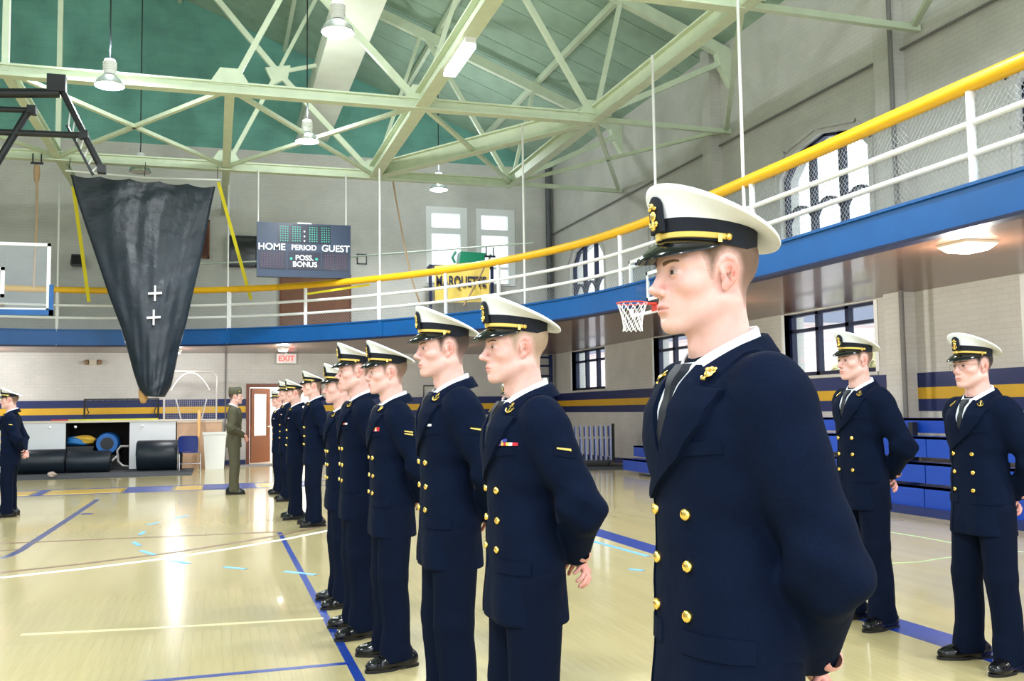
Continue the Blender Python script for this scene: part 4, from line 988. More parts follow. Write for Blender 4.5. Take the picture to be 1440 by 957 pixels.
# ------------------------------------------------------------------ black tarp with taped crosses
YT = 21.45
Lp = [(99, 245), (108, 280), (121, 320), (138, 370), (152, 412), (168, 455), (180, 495), (188, 525), (195, 546), (204, 557)]
Rp = [(303, 262), (297, 290), (289, 330), (281, 372), (272, 410), (262, 455), (252, 490), (246, 520), (241, 542), (232, 558)]
def tarp():
    n, m = len(Lp), 40; V = []; Fc = []
    Lw = [atY(*p, YT) for p in Lp]; Rw = [atY(*p, YT) for p in Rp]
    vs = np.linspace(0, n-1, 48)
    def at(Wp, v): i = min(int(v), n-2); return Wp[i]*(1-(v-i)) + Wp[i+1]*(v-i)
    for side in (0, 1):
        for v in vs:
            a, b = at(Lw, v), at(Rw, v); g = v/(n-1)
            for k in range(m+1):
                u = k/m; p = a*(1-u)+b*u; w = b[0]-a[0]
                bulge = (.05+.22*g)*math.sin(math.pi*u)**.7
                rip = .012*math.sin(u*19+2.2*math.sin(g*6)+1)*(1-.5*g)+.004*math.sin(u*47+g*19)+.006*math.sin(g*31+u*9)*(.3+g) + .004*math.sin(g*70+u*14)
                rip *= min(1, u*8, (1-u)*8)
                y = p[1] - bulge - rip if side == 0 else p[1] + bulge*.8 + .01
                sag = -.05*math.sin(math.pi*((u*5) % 1))*(1-g)**6 if v < 1 else 0
                V.append((p[0], y, p[2]+sag))
    q = len(vs)*(m+1)
    for s in (0, 1):
        for i in range(len(vs)-1):
            for k in range(m):
                f = (s*q+i*(m+1)+k, s*q+i*(m+1)+k+1, s*q+(i+1)*(m+1)+k+1, s*q+(i+1)*(m+1)+k); Fc.append(f if s == 0 else f[::-1])
    for i in range(len(vs)-1):
        for k in (0, m): Fc.append((i*(m+1)+k, (i+1)*(m+1)+k, q+(i+1)*(m+1)+k, q+i*(m+1)+k))
    for k in range(m): Fc.append(((len(vs)-1)*(m+1)+k, (len(vs)-1)*(m+1)+k+1, q+(len(vs)-1)*(m+1)+k+1, q+(len(vs)-1)*(m+1)+k))
    return V, Fc
tp = empty('tarp', (0, 0, 0), 0, 'large black plastic tarp hanging in a funnel with two taped crosses', 'tarp')
MB().add(*tarp()).build('sheet', mat('black_tarp', (.010, .018, .028), rough=.30, noise=.25, nscale=3, bump=1.0, bscale=6), tp, smooth=True)
for (px, py) in ((218, 412), (216, 446)):
    p = atY(px, py, YT-.26); M_ = mat('white_tape', (.85, .87, .9), rough=.5)
    MB().obox((p[0], p[1]+.03, p[2]), (.017, 0, .0), (0, .035, 0), (0, 0, .16)).build('tape_strip', M_, tp); MB().obox((p[0], p[1]+.028, p[2]), (.135, 0, .01), (0, .035, 0), (-.002, 0, .022)).build('tape_strip', M_, tp)
p = atY(203, 556, YT); MB().lathe([(0, -.16), (.05, -.15), (.09, -.05), (.10, .1), (.07, .3), (0, .42)], 14, (p[0]-.03, p[1]+.16, p[2])).build('tan_lining', mat('tan_cloth', srgb(204, 160, 104), rough=.8), tp, smooth=True)
a = atY(92, 241, YT); b = atY(310, 254, YT)
MB().tube([(a[0], YT, a[2]+.02), ((a[0]+b[0])/2, YT, (a[2]+b[2])/2-.03), (b[0], YT, b[2]+.02)], .02, 8).build('support_cable', M_WHITE, tp)
for u in (0.02, .5, .98): q = a+(b-a)*u; MB().tube([(q[0], YT, q[2]), (q[0], YT+.2, ZC+.05)], .008, 6).build('tie_cord', M_BLACK, tp)
M_STRAP = mat('yellow_strap', srgb(236, 224, 50), rough=.6)
for (t, bt, lab) in (((103, 262), (125, 424), 'yellow strap slanting down the left edge of the black tarp'), ((307, 256), (353, 421), 'yellow strap slanting from the tarp cable to the rail by the black screen')):
    p = atY(*t, YT+.25); q = atY(*bt, 23.6); tag(MB().bar(p, q, .075, .006, up=(0, 1, 0)).build('strap', M_STRAP), lab, 'strap')
p = atY(433, 378, 22.4); q = atY(523, 398, 23.5)
tag(MB().bar(atY(432, 413, 22.2), atY(520, 400, 21.3), .05, .006, up=(0, 1, 0)).build('strap', M_STRAP), 'yellow strap tied along the balcony rail below the scoreboard', 'strap')
# ------------------------------------------------------------------ climbing ropes
def rope(pts, r, label, knot=False):
    e = empty('climbing_rope', tuple(pts[0]), 0, label, 'rope'); P0 = np.array(pts[0])
    MB().tube([np.array(p)-P0 for p in pts], r, 8).build('rope_strand', M_ROPE, e, smooth='auto')
    mb = MB(); mb.box(-.12, .12, -.02, .02, .02, .06); mb.tube([(-.08, 0, .04), (-.08, 0, .24)], .015, 6); mb.tube([(.08, 0, .04), (.08, 0, .24)], .015, 6); mb.build('bracket', M_BLACK, e)
    if knot: MB().lathe([(0, .02), (.05, 0), (.065, -.12), (.055, -.3), (.03, -.38)], 10).build('knot', M_ROPE, e, smooth='auto')
rope([atY(52, 232, 21.6), atY(52, 300, 21.6), atY(49, 360, 21.6), atY(47, 405, 21.6)], .022, 'thick climbing rope with a knotted top hanging left of the tarp', True)
rope([atY(549, 232, 22.1), atY(556, 275, 21.9), atY(566, 330, 21.5), atY(578, 390, 21.1), atY(590, 425, 21.0), atY(596, 440, 21.0)], .020, 'slack climbing rope swung aside towards the balcony rail')
rope([atY(689, 363, 19.6), atY(683, 372, 19.2), atY(674, 390, 19.0), atY(662, 412, 18.9), atY(652, 430, 18.9)], .018, 'short rope end tied over the yellow rail near the gold banner')
# ------------------------------------------------------------------ basketball goals
M_RIM = mat('rim_orange', srgb(232, 70, 50), rough=.4); M_NET = mat('net_white', (.85, .85, .85), rough=.8); M_ACRYL = M_GLASS
def net(r, parent, c=(0, 0, 0), h=.42):
    mb = MB(); n = 12
    rows = [(1.0, 0), (.86, .09), (.74, .18), (.66, .27), (.62, .35), (.66, h)]
    for j in range(len(rows)-1):
        for k in range(n):
            for dk in (-.5, .5):
                a0 = 2*math.pi*(k+.5*(j % 2))/n; a1 = a0 + 2*math.pi*dk/n; (f0, z0), (f1, z1) = rows[j], rows[j+1]
                mb.tube([(c[0]+r*f0*math.cos(a0), c[1]+r*f0*math.sin(a0), c[2]-z0), (c[0]+r*f1*math.cos(a1), c[1]+r*f1*math.sin(a1), c[2]-z1)], .0055, 4, cap=False)
    return mb.build('net', M_NET, parent)
def goal(loc, rz, label, W=1.83, H=.95, pad=True):
    """board in the local xz plane, rim towards -y"""
    g = empty('basketball_hoop', loc, rz, label, 'hoop'); hw, t = W/2, .045
    MB().box(-hw, hw, -.012, .012, 0, H).build('backboard', M_GLASS, g)
    fr = MB(); fr.box(-hw, hw, -.025, .025, 0, t); fr.box(-hw, hw, -.025, .025, H-t, H); fr.box(-hw, -hw+t, -.025, .025, 0, H); fr.box(hw-t, hw, -.025, .025, 0, H); fr.build('board_frame', M_WHITE, g)
    sq = MB()
    for (x0, x1, z0, z1) in ((-.30, .30, .20, .25), (-.30, .30, .60, .65), (-.30, -.25, .20, .65), (.25, .30, .20, .65)): sq.box(x0, x1, -.017, .017, z0, z1)
    sq.build('target_square', M_WHITE, g)
    if pad:
        pm = MB(); pm.box(-hw-.045, hw+.045, -.05, .05, -.06, .02); pm.box(-hw-.045, -hw+.005, -.05, .05, -.06, .40); pm.box(hw-.005, hw+.045, -.05, .05, -.06, .40); pm.build('edge_pad', M_BLUE, g)
    rim = MB(); rim.tube([(.23*math.cos(a), -.40+.23*math.sin(a), .13) for a in np.linspace(0, 2*math.pi, 33)], .011, 8); rim.box(-.09, .09, -.19, -.01, .115, .14); rim.box(-.09, .09, -.035, -.005, .02, .14); rim.build('rim', M_RIM, g, smooth='auto')
    net(.225, g, (0, -.40, .125)); return g
g = goal((6.40, 13.20, 2.82), -math.pi/2, 'glass basketball hoop with orange rim fixed to the balcony edge', W=1.85, H=.92, pad=False)
mb = MB()
for x in (-.45, .45):
    mb.bar((x, .02, .25), (x, .14, .30), .05, .05); mb.bar((x, .02, .45), (x, .14, .45), .04, .04)
mb.build('mount_arm', M_BLUE, g)
g = goal((-3.28, 15.62, 2.93), 0, 'glass basketball hoop with blue edge pad hung from the roof', H=1.02)
mb = MB()
def L(px, py, y): p = atY(px, py, y); return (p[0]+3.28, p[1]-15.62, p[2]-2.93)
for (a, b, r_) in (((0, 131), (84, 131), .075), ((-40, 131), (0, 131), .075), ((-40, 152), (42, 155), .045), ((-40, 184), (112, 190), .05), ((40, 156), (-6, 232), .055), ((84, 120), (143, 238), .05)):
    mb.tube([L(*a, 15.6), L(*b, 15.6)], r_, 10)
mb.tube([L(94, 176, 15.6), L(131, 246, 15.6)], .02, 6); mb.build('hanging_frame', M_BLACK, g, smooth='auto')
for (px, py, h) in ((80, 118, .13), (143, 238, .06), (45, 155, .06), (118, 190, .06)): q = L(px, py, 15.6); MB().box(q[0]-h, q[0]+h, q[1]-.08, q[1]+.08, q[2]-h, q[2]+h).build('clamp', M_BLACK, g)
mb = MB()
for u in np.linspace(.05, .95, 7):
    a_ = np.array(L(97, 150, 15.6))*(1-u)+np.array(L(141, 236, 15.6))*u; b_ = np.array(L(94, 176, 15.6))*(1-u)+np.array(L(131, 246, 15.6))*u; mb.tube([a_, b_], .012, 5)
mb.build('lattice_strut', M_WHITE, g)
mb = MB()
mb.tube([(-.42, .03, .95), (-.42, 0, L(-40, 131, 15.6)[2])], .04, 8); mb.tube([(-.42, .0, L(-40, 131, 15.6)[2]), (.95, .0, L(84, 131, 15.6)[2]), (.95, .85, ZC-2.93+.05)] , .03, 8); mb.tube([(-.42, 0, L(-40, 131, 15.6)[2]), (-.42, .85, ZC-2.93+.05)], .03, 8)
mb.build('hanging_mast', M_BLACK, g, smooth='auto')
# ------------------------------------------------------------------ gold banner, green bin and net rack on the far balcony
yb_ = 25.6
def P(px, py, y=yb_): return atY(px, py, y)
bn = empty('gold_banner', (0, 0, 0), 0, 'gold cloth banner with navy lettering behind the balcony rail', 'banner')
cor = [P(611, 374), P(689, 366), P(687, 424), P(612, 426)]; V = []; Fc = []; m = 24
for side in (0, .012):
    for j in range(9):
        for k in range(m+1):
            u, v = k/m, j/8; p = (cor[0]*(1-u)+cor[1]*u)*(1-v)+(cor[3]*(1-u)+cor[2]*u)*v; V.append((p[0], p[1]+side+.03*math.sin(u*17)*(.3+v), p[2]))
q = 9*(m+1)
for s in (0, 1):
    for j in range(8):
        for k in range(m): f = (s*q+j*(m+1)+k, s*q+j*(m+1)+k+1, s*q+(j+1)*(m+1)+k+1, s*q+(j+1)*(m+1)+k); Fc.append(f)
MB().add(V, Fc).build('cloth', mat('gold_cloth', srgb(212, 182, 88), rough=.8, noise=.08, nscale=6), bn, smooth=True)
c = P(648, 398); text('MARQUETTE', .40, (c[0], yb_-.05, c[2]+.03), bn, mat('navy_ink', srgb(40, 42, 60), rough=.8), 'lettering', sx=.62, bold=.01, rz=0)
rk = empty('equipment_rack', (0, 0, 0), 0, 'dark steel rack behind the gold banner on the balcony', 'rack'); x0, x1 = P(606, 380)[0]+.0, P(693, 380)[0]
for x in (x0, x1): MB().box(x-.04, x+.04, yb_+.05, yb_+.13, GFLOOR-.06, cor[0][2]+.05).build('rack_post', M_FRAME, rk)
MB().box(x0, x1, yb_+.05, yb_+.55, cor[0][2], cor[0][2]+.05).build('shelf', M_FRAME, rk); MB().box(x0, x1, yb_+.05, yb_+.1, GFLOOR+.2, GFLOOR+.25).build('rack_bar', M_FRAME, rk)
zt = cor[0][2]+.05; gb = empty('green_bin', (P(664, 360)[0], yb_+.28, zt), 0, 'green plastic bin lying on the rack above the gold banner', 'bin'); M_GRN = mat('green_plastic', srgb(18, 120, 86), rough=.4)
MB().prism([(-.36, 0), (.36, 0), (.42, .38), (-.30, .40)], -.2, .2, 'y').build('tub', M_GRN, gb); MB().tube([(-.42, 0, .1), (-.50, 0, .25), (-.40, 0, .42)], .04, 8).build('tub_handle', M_GRN, gb); MB().tube([(.40, 0, .12), (.55, 0, .16), (.62, 0, .38)], .035, 8).build('tub_handle', M_GRN, gb)
tag(MB().tube([(-1.0, 24.9, 5.05), (3.0, 24.6, 5.32), (P(760, 352, 20)[0], 20.5, 5.15)], .02, 6).build('stretched_cable', mat('cable_pale', srgb(196, 210, 196), rough=.5)), 'pale cable stretched behind the yellow rail', 'cable')
# ------------------------------------------------------------------ storage along the far wall
YCab = 25.65; zt = 1.20
cb = empty('storage_cupboard', (0, 0, 0), 0, 'long low cupboard with white sliding doors and an open dark bay', 'cupboard')
X = lambda px, y=YCab: atY(px, 620, y)[0]
xa, xb, xc, xd = -6.2, X(92), X(182), X(247)
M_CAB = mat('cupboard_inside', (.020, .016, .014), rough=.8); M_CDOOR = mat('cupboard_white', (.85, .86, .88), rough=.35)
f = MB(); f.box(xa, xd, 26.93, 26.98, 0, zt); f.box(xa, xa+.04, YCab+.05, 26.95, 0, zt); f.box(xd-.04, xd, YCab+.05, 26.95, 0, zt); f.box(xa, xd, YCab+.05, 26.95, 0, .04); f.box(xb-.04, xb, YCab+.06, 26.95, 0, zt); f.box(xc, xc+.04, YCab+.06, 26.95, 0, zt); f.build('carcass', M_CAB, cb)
MB().box(xa, xd, YCab-.02, 26.97, zt, zt+.05).build('worktop', mat('pale_top', srgb(226, 216, 196), rough=.5), cb)
MB().box(xa, xb, YCab, YCab+.04, .04, zt).build('sliding_door', M_CDOOR, cb); MB().box(xc, xd, YCab, YCab+.04, .04, zt).build('sliding_door', M_CDOOR, cb)
for px in (70, 106, 200): x = X(px); MB().lathe([(0, -.03), (.03, -.025), (.035, 0)], 10, (x, YCab, zt-.10), 'y').build('door_catch', M_CHROME, cb)
bx = empty('cardboard_panel', (0, 0, 0), 0, 'plain tan box beside the white cupboard door, behind the chair', 'box'); x1 = X(312)
MB().box(xd+.02, x1, YCab+.25, 26.95, 0, 1.16).build('box_body', mat('tan_board', srgb(214, 178, 148), rough=.75, noise=.06, nscale=5), bx); MB().box(xd+.01, x1+.01, YCab+.24, 26.96, 1.16, 1.20).build('lid', mat('tan_lid', srgb(222, 206, 184), rough=.6), bx)
for (p0, p1, c, lab, m) in ((72, 96, srgb(200, 70, 60), 'red wooden lath lying on the cupboard top', 0), (96, 222, srgb(206, 206, 60), 'long yellow lath lying on the cupboard top', 0)):
    tag(MB().box(X(p0, 25.8), X(p1, 25.8), 25.72, 25.80, zt+.05, zt+.085).build('wooden_lath', mat('lath_'+lab[:4].strip(), c, rough=.6)), lab, 'lath')
# black hurdle-like frame on the top
fr = empty('steel_frame', (0, 0, 0), 0, 'black steel frame with hanging hooks standing on the cupboard', 'frame'); x0, x1 = X(118, 26.2), X(222, 26.2); z0 = zt+.05; z1 = atY(170, 560, 26.2)[2]
mb = MB(); mb.box(x0, x1, 26.18, 26.22, z1-.035, z1); mb.box(x0, x1, 26.18, 26.22, z1-.11, z1-.09)
for u in np.linspace(0, 1, 14): mb.tube([(x0+(x1-x0)*u, 26.2, z1-.1), (x0+(x1-x0)*min(1, u+.05), 26.2, z1-.02)], .008, 5)
mb.build('top_bar', M_BLACK, fr)
for x, s in ((x0, 1), (x1, -1)):
    mb = MB(); mb.tube([(x, 26.2, z1), (x, 26.2, z0)], .022, 8); mb.tube([(x, 26.2, z1-.1), (x+.10*s, 26.2, z1-.35), (x, 26.2, z0+.05)], .014, 6); mb.box(x-.05, x+.05, 25.95, 26.45, z0, z0+.03); mb.build('frame_leg', M_BLACK, fr)
# goal frame with net standing on the tan box
yg = 26.1; x0, x1 = X(230, yg), X(304, yg); z0 = 1.20; z1 = atY(270, 522, yg)[2]
gf = empty('net_goal', (0, 0, 0), 0, 'pale tube goal frame with a net standing on the cupboard', 'goal'); M_TUBE = mat('pale_tube', srgb(206, 200, 196), rough=.35, metal=.3)
MB().tube([(x0, yg, z0), (x0, yg, z1-.12), (x0+.1, yg, z1), (x1-.12, yg, z1), (x1, yg, z1-.12), (x1, yg, z0+.02), (x0, yg, z0+.02)], .026, 8).build('goal_tube', M_TUBE, gf, smooth='auto')
MB().tube([(x0+.12+(x1-x0-.24)*u, yg-.03, z0+.62+.62*math.sin(math.pi*u)**.7) for u in np.linspace(0.05, .95, 15)], .016, 6).build('inner_hoop', M_WHITE, gf, smooth='auto')
for px0, px1 in ((247, 254), (290, 283)):
    MB().tube([(X(px0, yg), yg-.02, z0+.55), (X(px1, yg), yg+.3, z0+.03)], .016, 6).build('brace_tube', M_WHITE, gf)
mb = MB()
for k in range(26):
    x = x0+(x1-x0)*(k+.5)/26; mb.tube([(x, yg+.03, z0+.03), (x, yg+.03, z1-.06)], .0022, 3, cap=False)
for k in range(24): z = z0+.05+(z1-z0-.1)*k/24; mb.tube([(x0, yg+.03, z), (x1, yg+.03, z)], .0022, 3, cap=False)
tag(mb.build('goal_net', mat('net_grey', srgb(190, 186, 186), rough=.9), gf), kind='stuff')
# rolled mats, floor runner, bundles, chair, bin, stick
tag(MB().box(-6.4, X(272, 24.6), 23.0, 25.6, 0, .02).build('floor_runner', mat('dark_runner', srgb(74, 78, 84), rough=.9, noise=.1, nscale=30)), 'dark grey floor runner under the rolled mats', 'mat')
def roll(x0, x1, y, r, label):
    e = empty('rolled_mat', ((x0+x1)/2, y, .02), 0, label, 'mat'); h = (x1-x0)/2; M_ = mat('mat_vinyl', srgb(28, 38, 48), rough=.4, noise=.15, nscale=6)
    prof = [(0, -h+.02), (r*.5, -h), (r*.95, -h), (r, -h+.03), (r*1.01, 0), (r, h-.03), (r*.95, h), (r*.5, h), (0, h-.02)]
    MB().lathe(prof, 32, (0, 0, r), 'x').build('roll', M_, e, smooth='auto')
    for s in (-1, 1):
        mb = MB(); mb.tube([(s*h*1.004, (.02+.9*r*t/22)*math.cos(t), r+(.02+.9*r*t/22)*math.sin(t)) for t in np.linspace(0, 22, 70)], .007, 4); mb.build('spiral_edge', M_BLACK, e)
    return e
roll(X(20, 25.1), X(93, 25.1), 25.1, .285, 'dark rolled mat lying under the closed white door'); roll(X(95, 25.1), X(156, 25.1), 25.1, .255, 'dark rolled mat lying before the open bay'); roll(X(193, 25.1), X(256, 25.1), 25.1, .365, 'thick black rolled mat lying beside the blue chair')
def lump(name, px, py, y, r, m, label, cat='bundle', seed=1, z0=None):
    p = atY(px, py, y); rs = np.random.RandomState(seed); n, k = 14, 20; V = []; ph = rs.rand(6)*6
    for i in range(n+1):
        a = math.pi*i/n
        for j in range(k):
            b = 2*math.pi*j/k; q = 1+.16*math.sin(3*b+ph[0]+2*a)+.12*math.sin(5*a+ph[1]+b)+.07*math.sin(9*b+ph[2])
            V.append((r[0]*q*math.sin(a)*math.cos(b), r[1]*q*math.sin(a)*math.sin(b), r[2]*(1-math.cos(a)*(1+.1*math.sin(4*b)))))
    Fc = [(i*k+j, i*k+(j+1) % k, (i+1)*k+(j+1) % k, (i+1)*k+j) for i in range(n) for j in range(k)]
    o = MB().add(V, Fc).build(name, m, smooth=True); o.location = (p[0], y, p[2]-r[2] if z0 is None else z0); return tag(o, label, cat)
st = empty('storage_crate', (0, 0, 0), 0, 'low dark crate inside the open cupboard bay', 'crate'); MB().box(X(95, 25.9), X(132, 25.9), 25.75, 26.7, .05, .58).build('crate_body', M_BLACKP, st); MB().box(X(94, 25.9), X(133, 25.9), 25.73, 26.72, .58, .62).build('crate_rim', M_BLACKP, st)
lump('folded_tarp', 110, 627, 26.0, (.36, .25, .12), mat('blue_sheet', srgb(40, 120, 190), rough=.5), 'crumpled blue sheet on the dark crate', 'sheet', 3, .62)
lump('cloth_bundle', 118, 628, 25.92, (.28, .18, .11), mat('yellow_sheet', srgb(236, 190, 70), rough=.6), 'yellow crumpled bundle on the dark crate', 'bundle', 5, .66)
dr = empty('blue_drum', (X(152, 26.1), 26.2, .05), 0, 'bright blue plastic drum with a dark mouth in the open bay', 'drum'); MB().lathe([(.0, -.35), (.25, -.35), (.28, -.2), (.28, .3), (.25, .35), (.16, .35), (.15, .2), (0, .2)], 22, (0, 0, .62), 'y').build('drum_body', mat('drum_blue', srgb(24, 108, 190), rough=.35), dr, smooth='auto'); MB().lathe([(.155, -.352), (.0, -.352)], 18, (0, 0, .62), 'y').build('drum_mouth', M_BLACK, dr); MB().box(-.3, .3, -.3, .3, 0, .34).build('drum_stand', M_BLACKP, dr)
tf = empty('tube_chair_frame', (0, 25.8, 0), 0, 'bent pale tube chair frame tipped in the open bay', 'frame'); mb = MB(); Q = lambda px, py: tuple(atY(px, py, 25.8)-np.array((0, 25.8, 0)))
mb.tube([Q(181, 627), Q(170, 627), Q(165, 633), Q(166, 648), Q(172, 654), Q(181, 656)], .03, 8); mb.build('bent_tube', M_TUBE, tf, smooth='auto'); mb = MB(); mb.tube([Q(165, 641), Q(157, 648)], .03, 8); mb.build('foot_tube', M_TUBE, tf); MB().box(Q(158, 650)[0], Q(181, 650)[0], -.04, .04, .04, .10).build('base_plate', M_BLACKP, tf)
lump('paper_ball', 73, 667, 23.3, (.09, .08, .06), mat('crumpled_paper', srgb(206, 184, 170), rough=.8), 'small crumpled paper on the dark floor runner', 'paper', 8)
# blue stacking chair
ch = empty('stacking_chair', (X(266, 24.4), 24.40, 0), math.radians(8), 'blue plastic chair with chrome legs beside the rolled mat', 'chair'); M_CH = mat('chair_blue', srgb(18, 44, 122), rough=.35)
f = MB(); f.lathe([(0, 0)], 4)
def plate(w, h, cxr, bend, t=.015, n=12):
    V = []; Fc = []
    for s in (0, 1):
        for i in range(n+1):
            for j in range(n+1):
                u = -1+2*i/n; v = -1+2*j/n; k = (1-.10*abs(v)**6); V.append((w*u*k, bend*u*u+s*t, h*v*(1-.10*abs(u)**6)))
    q = (n+1)**2
    for s in (0, 1):
        for i in range(n):
            for j in range(n): Fc.append((s*q+i*(n+1)+j, s*q+(i+1)*(n+1)+j, s*q+(i+1)*(n+1)+j+1, s*q+i*(n+1)+j+1))
    for i in range(n):
        for (j) in (0, n): Fc.append((i*(n+1)+j, (i+1)*(n+1)+j, q+(i+1)*(n+1)+j, q+i*(n+1)+j))
        for (j) in (0, n): Fc.append((j*(n+1)+i, j*(n+1)+i+1, q+j*(n+1)+i+1, q+j*(n+1)+i))
    return V, Fc
V, Fc = plate(.235, .19, 0, -.04); MB().add([(x, y+.20, z+.66) for x, y, z in V], Fc).build('backrest', M_CH, ch, smooth='auto')
V, Fc = plate(.23, .21, 0, .015); MB().add([(x, z, .45+y) for x, y, z in V], Fc).build('seat', M_CH, ch, smooth='auto')
for sx in (-1, 1):
    MB().tube([(sx*.24, -.20, 0), (sx*.24, -.20, .43), (sx*.23, .18, .43)], .012, 8).build('leg', M_CHROME, ch, smooth='auto'); MB().tube([(sx*.24, .24, 0), (sx*.235, .20, .43), (sx*.22, .22, .70)], .012, 8).build('leg', M_CHROME, ch, smooth='auto'); MB().tube([(sx*.24, -.2, .2), (sx*.24, .225, .2)], .009, 6).build('stretcher', M_CHROME, ch)
MB().tube([(-.24, -.2, .2), (.24, -.2, .2)], .009, 6).build('stretcher', M_CHROME, ch)
wb = empty('white_bin', (X(302, 25.2), 25.25, 0), 0, 'tall white plastic bin behind the man in olive', 'bin'); M_BIN = mat('bin_white', (.86, .87, .83), rough=.4)
MB().add(*loft([[(sx*w, sy*w*.8, z) for sx, sy in ((-1, -1), (1, -1), (1, 1), (-1, 1))] for w, z in ((.22, 0), (.27, .86))], cap_end=False)).build('bin_body', M_BIN, wb); MB().add(*loft([[(sx*w, sy*w*.8, z) for sx, sy in ((-1, -1), (1, -1), (1, 1), (-1, 1))] for w, z in ((.27, .86), (.29, .86), (.29, .92), (.26, .92))])).build('bin_rim', M_BIN, wb); MB().box(-.21, .21, -.17, .17, 0, .02).build('bin_base', M_BIN, wb)
tag(MB().tube([(X(278, 24.9), 25.2, 0), (X(278, 24.9)+.02, 25.85, 1.45)], [.02, .045], 8).build('wooden_stick', mat('pale_wood', srgb(226, 178, 116), rough=.6), smooth='auto'), 'pale wooden stick leaning on the tan box behind the blue chair', 'stick')
# small black side table inside the lobby door, low frame hung on the far wall
tb = empty('side_table', (0, 0, 0), 0, 'small black table standing just inside the open door', 'table'); x0 = atY(383, 600, 26.7)[0]; MB().box(x0, x0+.75, 26.45, 26.9, .92, .95).build('table_top', M_BLACK, tb)
for (x, y) in ((x0+.03, 26.48), (x0+.72, 26.48), (x0+.03, 26.87), (x0+.72, 26.87)): MB().box(x-.018, x+.018, y-.018, y+.018, 0, .92).build('leg', M_BLACK, tb)
hf = empty('wall_hook_frame', (0, 0, 0), 0, 'thin black square hook frame on the far wall between the officers', 'frame'); a = atY(596, 557, YF-.03); b = atY(609, 542, YF-.03); mb = MB()
mb.tube([(a[0], YF-.03, a[2]), (a[0], YF-.03, b[2]), (b[0]+.2, YF-.03, b[2])], .02, 6); mb.build('bent_rod', M_BLACK, hf); MB().tube([(a[0], YF, a[2]), (a[0], YF-.05, a[2])], .03, 6).build('wall_plate', M_BLACK, hf)
# wall bars in the far corner
wbars = empty('wall_bars', (9.15, YF-.15, 0), 0, 'navy steel wall bars in the far corner by the windows', 'wall bars')
for x in (-.38, .38): MB().box(x-.035, x+.035, -.05, .10, 1.3, 2.98).build('upright', M_NAVYP, wbars)
for z in (1.45, 1.75, 2.05, 2.35, 2.65, 2.9): MB().tube([(-.38, 0, z), (.38, 0, z)], .028, 8).build('rung', M_NAVYP, wbars)
# rack of folded chairs
rc = empty('chair_cart', (8.55, 21.4, 0), math.radians(-20), 'low steel cart that carries folded blue chairs by the window wall', 'cart')
MB().box(-.55, .55, -.28, .28, .10, .15).build('cart_bed', M_BLACK, rc); 
for x in (-.55, .55): MB().tube([(x, -.25, .12), (x, -.25, 1.0), (x, .25, 1.0), (x, .25, .12)], .02, 8).build('end_frame', M_BLACK, rc)
for x in (-.45, .45):
    for y in (-.2, .2): MB().lathe([(0, -.02), (.05, -.02), (.05, .02), (0, .02)], 14, (x, y, .05), 'x').build('caster', M_BLACK, rc)
M_FCH = mat('folded_chair_blue', srgb(34, 58, 150), rough=.4); ca, sa = math.cos(math.radians(-20)), math.sin(math.radians(-20))
fm = {}
def folded_chair(i):
    x = -.46+.115*i; e = empty('folded_chair', (8.55+ca*x, 21.4+sa*x, .15), math.radians(-20), 'folded blue chair packed upright on the steel cart', 'chair', 'folded chairs on the cart')
    if not fm:
        mb = MB(); mb.box(-.022, .0, -.21, .21, .10, .50); fm['seat'] = mb; mb = MB(); mb.box(-.030, -.012, -.21, .21, .56, .80); fm['backrest'] = mb
        mb = MB(); mb.tube([(.012, -.23, 0), (.012, -.23, .82), (.012, .23, .82), (.012, .23, 0)], .012, 6); fm['frame'] = mb; mb = MB(); mb.tube([(.034, -.20, .02), (.034, -.20, .5), (.034, .20, .5), (.034, .20, .02)], .011, 6); fm['leg_frame'] = mb
        for k in list(fm): 
            me = mesh(k, fm[k].v, fm[k].f); me.materials.append(M_FCH if k in ('seat', 'backrest') else mat('chair_tube', srgb(150, 160, 190), rough=.3, metal=.6)); fm[k] = me
    for k, me in fm.items(): o = bpy.data.objects.new(k, me); COL.objects.link(o); o.parent = e
for i in range(9): folded_chair(i)
# dark runner below the cart
tag(MB().box(7.3, 9.4, 19.9, 22.6, 0, .015).build('floor_runner', MATS['dark_runner']), 'dark floor runner under the cart of folded chairs', 'mat')
# ------------------------------------------------------------------ folded bleachers along the window wall
M_BLB = mat('bleacher_blue', srgb(18, 66, 168), rough=.35, noise=.06, nscale=3); M_BLD = mat('bleacher_navy', srgb(24, 40, 96), rough=.5)
def bleacher(y0, y1, rows, label, x0):
    r = empty('bleacher', (0, 0, 0), 0, label, 'bleacher', None)
    for (z0, z1, dx) in rows:
        n = max(1, int(round((y1-y0)/3.0)))
        for k in range(n):
            a, b = y0+(y1-y0)*k/n+.01, y0+(y1-y0)*(k+1)/n-.01
            MB().box(x0+dx, x0+dx+.05, a, b, z0, z1).build('riser_board', M_BLB, r); MB().box(x0+dx, x0+dx+.30, a, b, z1-.03, z1).build('seat_board', M_BLB, r)
    MB().box(x0+.12, x0+.16, y0, y1, .02, rows[0][0]+.02).build('kick_board', M_BLD, r)
    for y in np.arange(y0+.4, y1, 1.5): MB().box(x0+.25, x0+.33, y, y+.08, 0, rows[-1][1]-.05).build('support_post', M_BLACK, r)
    return r
bleacher(1.0, 15.9, [(.10, .355, 0), (.39, .645, .03), (.71, .965, .06), (1.00, 1.19, .36)], 'closed bank of blue bleacher boards behind the officer with glasses', 8.40)
bleacher(16.0, 18.7, [(.08, .32, -.25), (.36, .58, .0)], 'low end of the blue bleachers by the cart of chairs', 8.45)
tag(MB().box(8.3, 8.4, 1.0, 15.9, 0, .10).build('bleacher_skirt', M_BLD), 'dark blue skirt board at the foot of the bleachers', 'skirt')
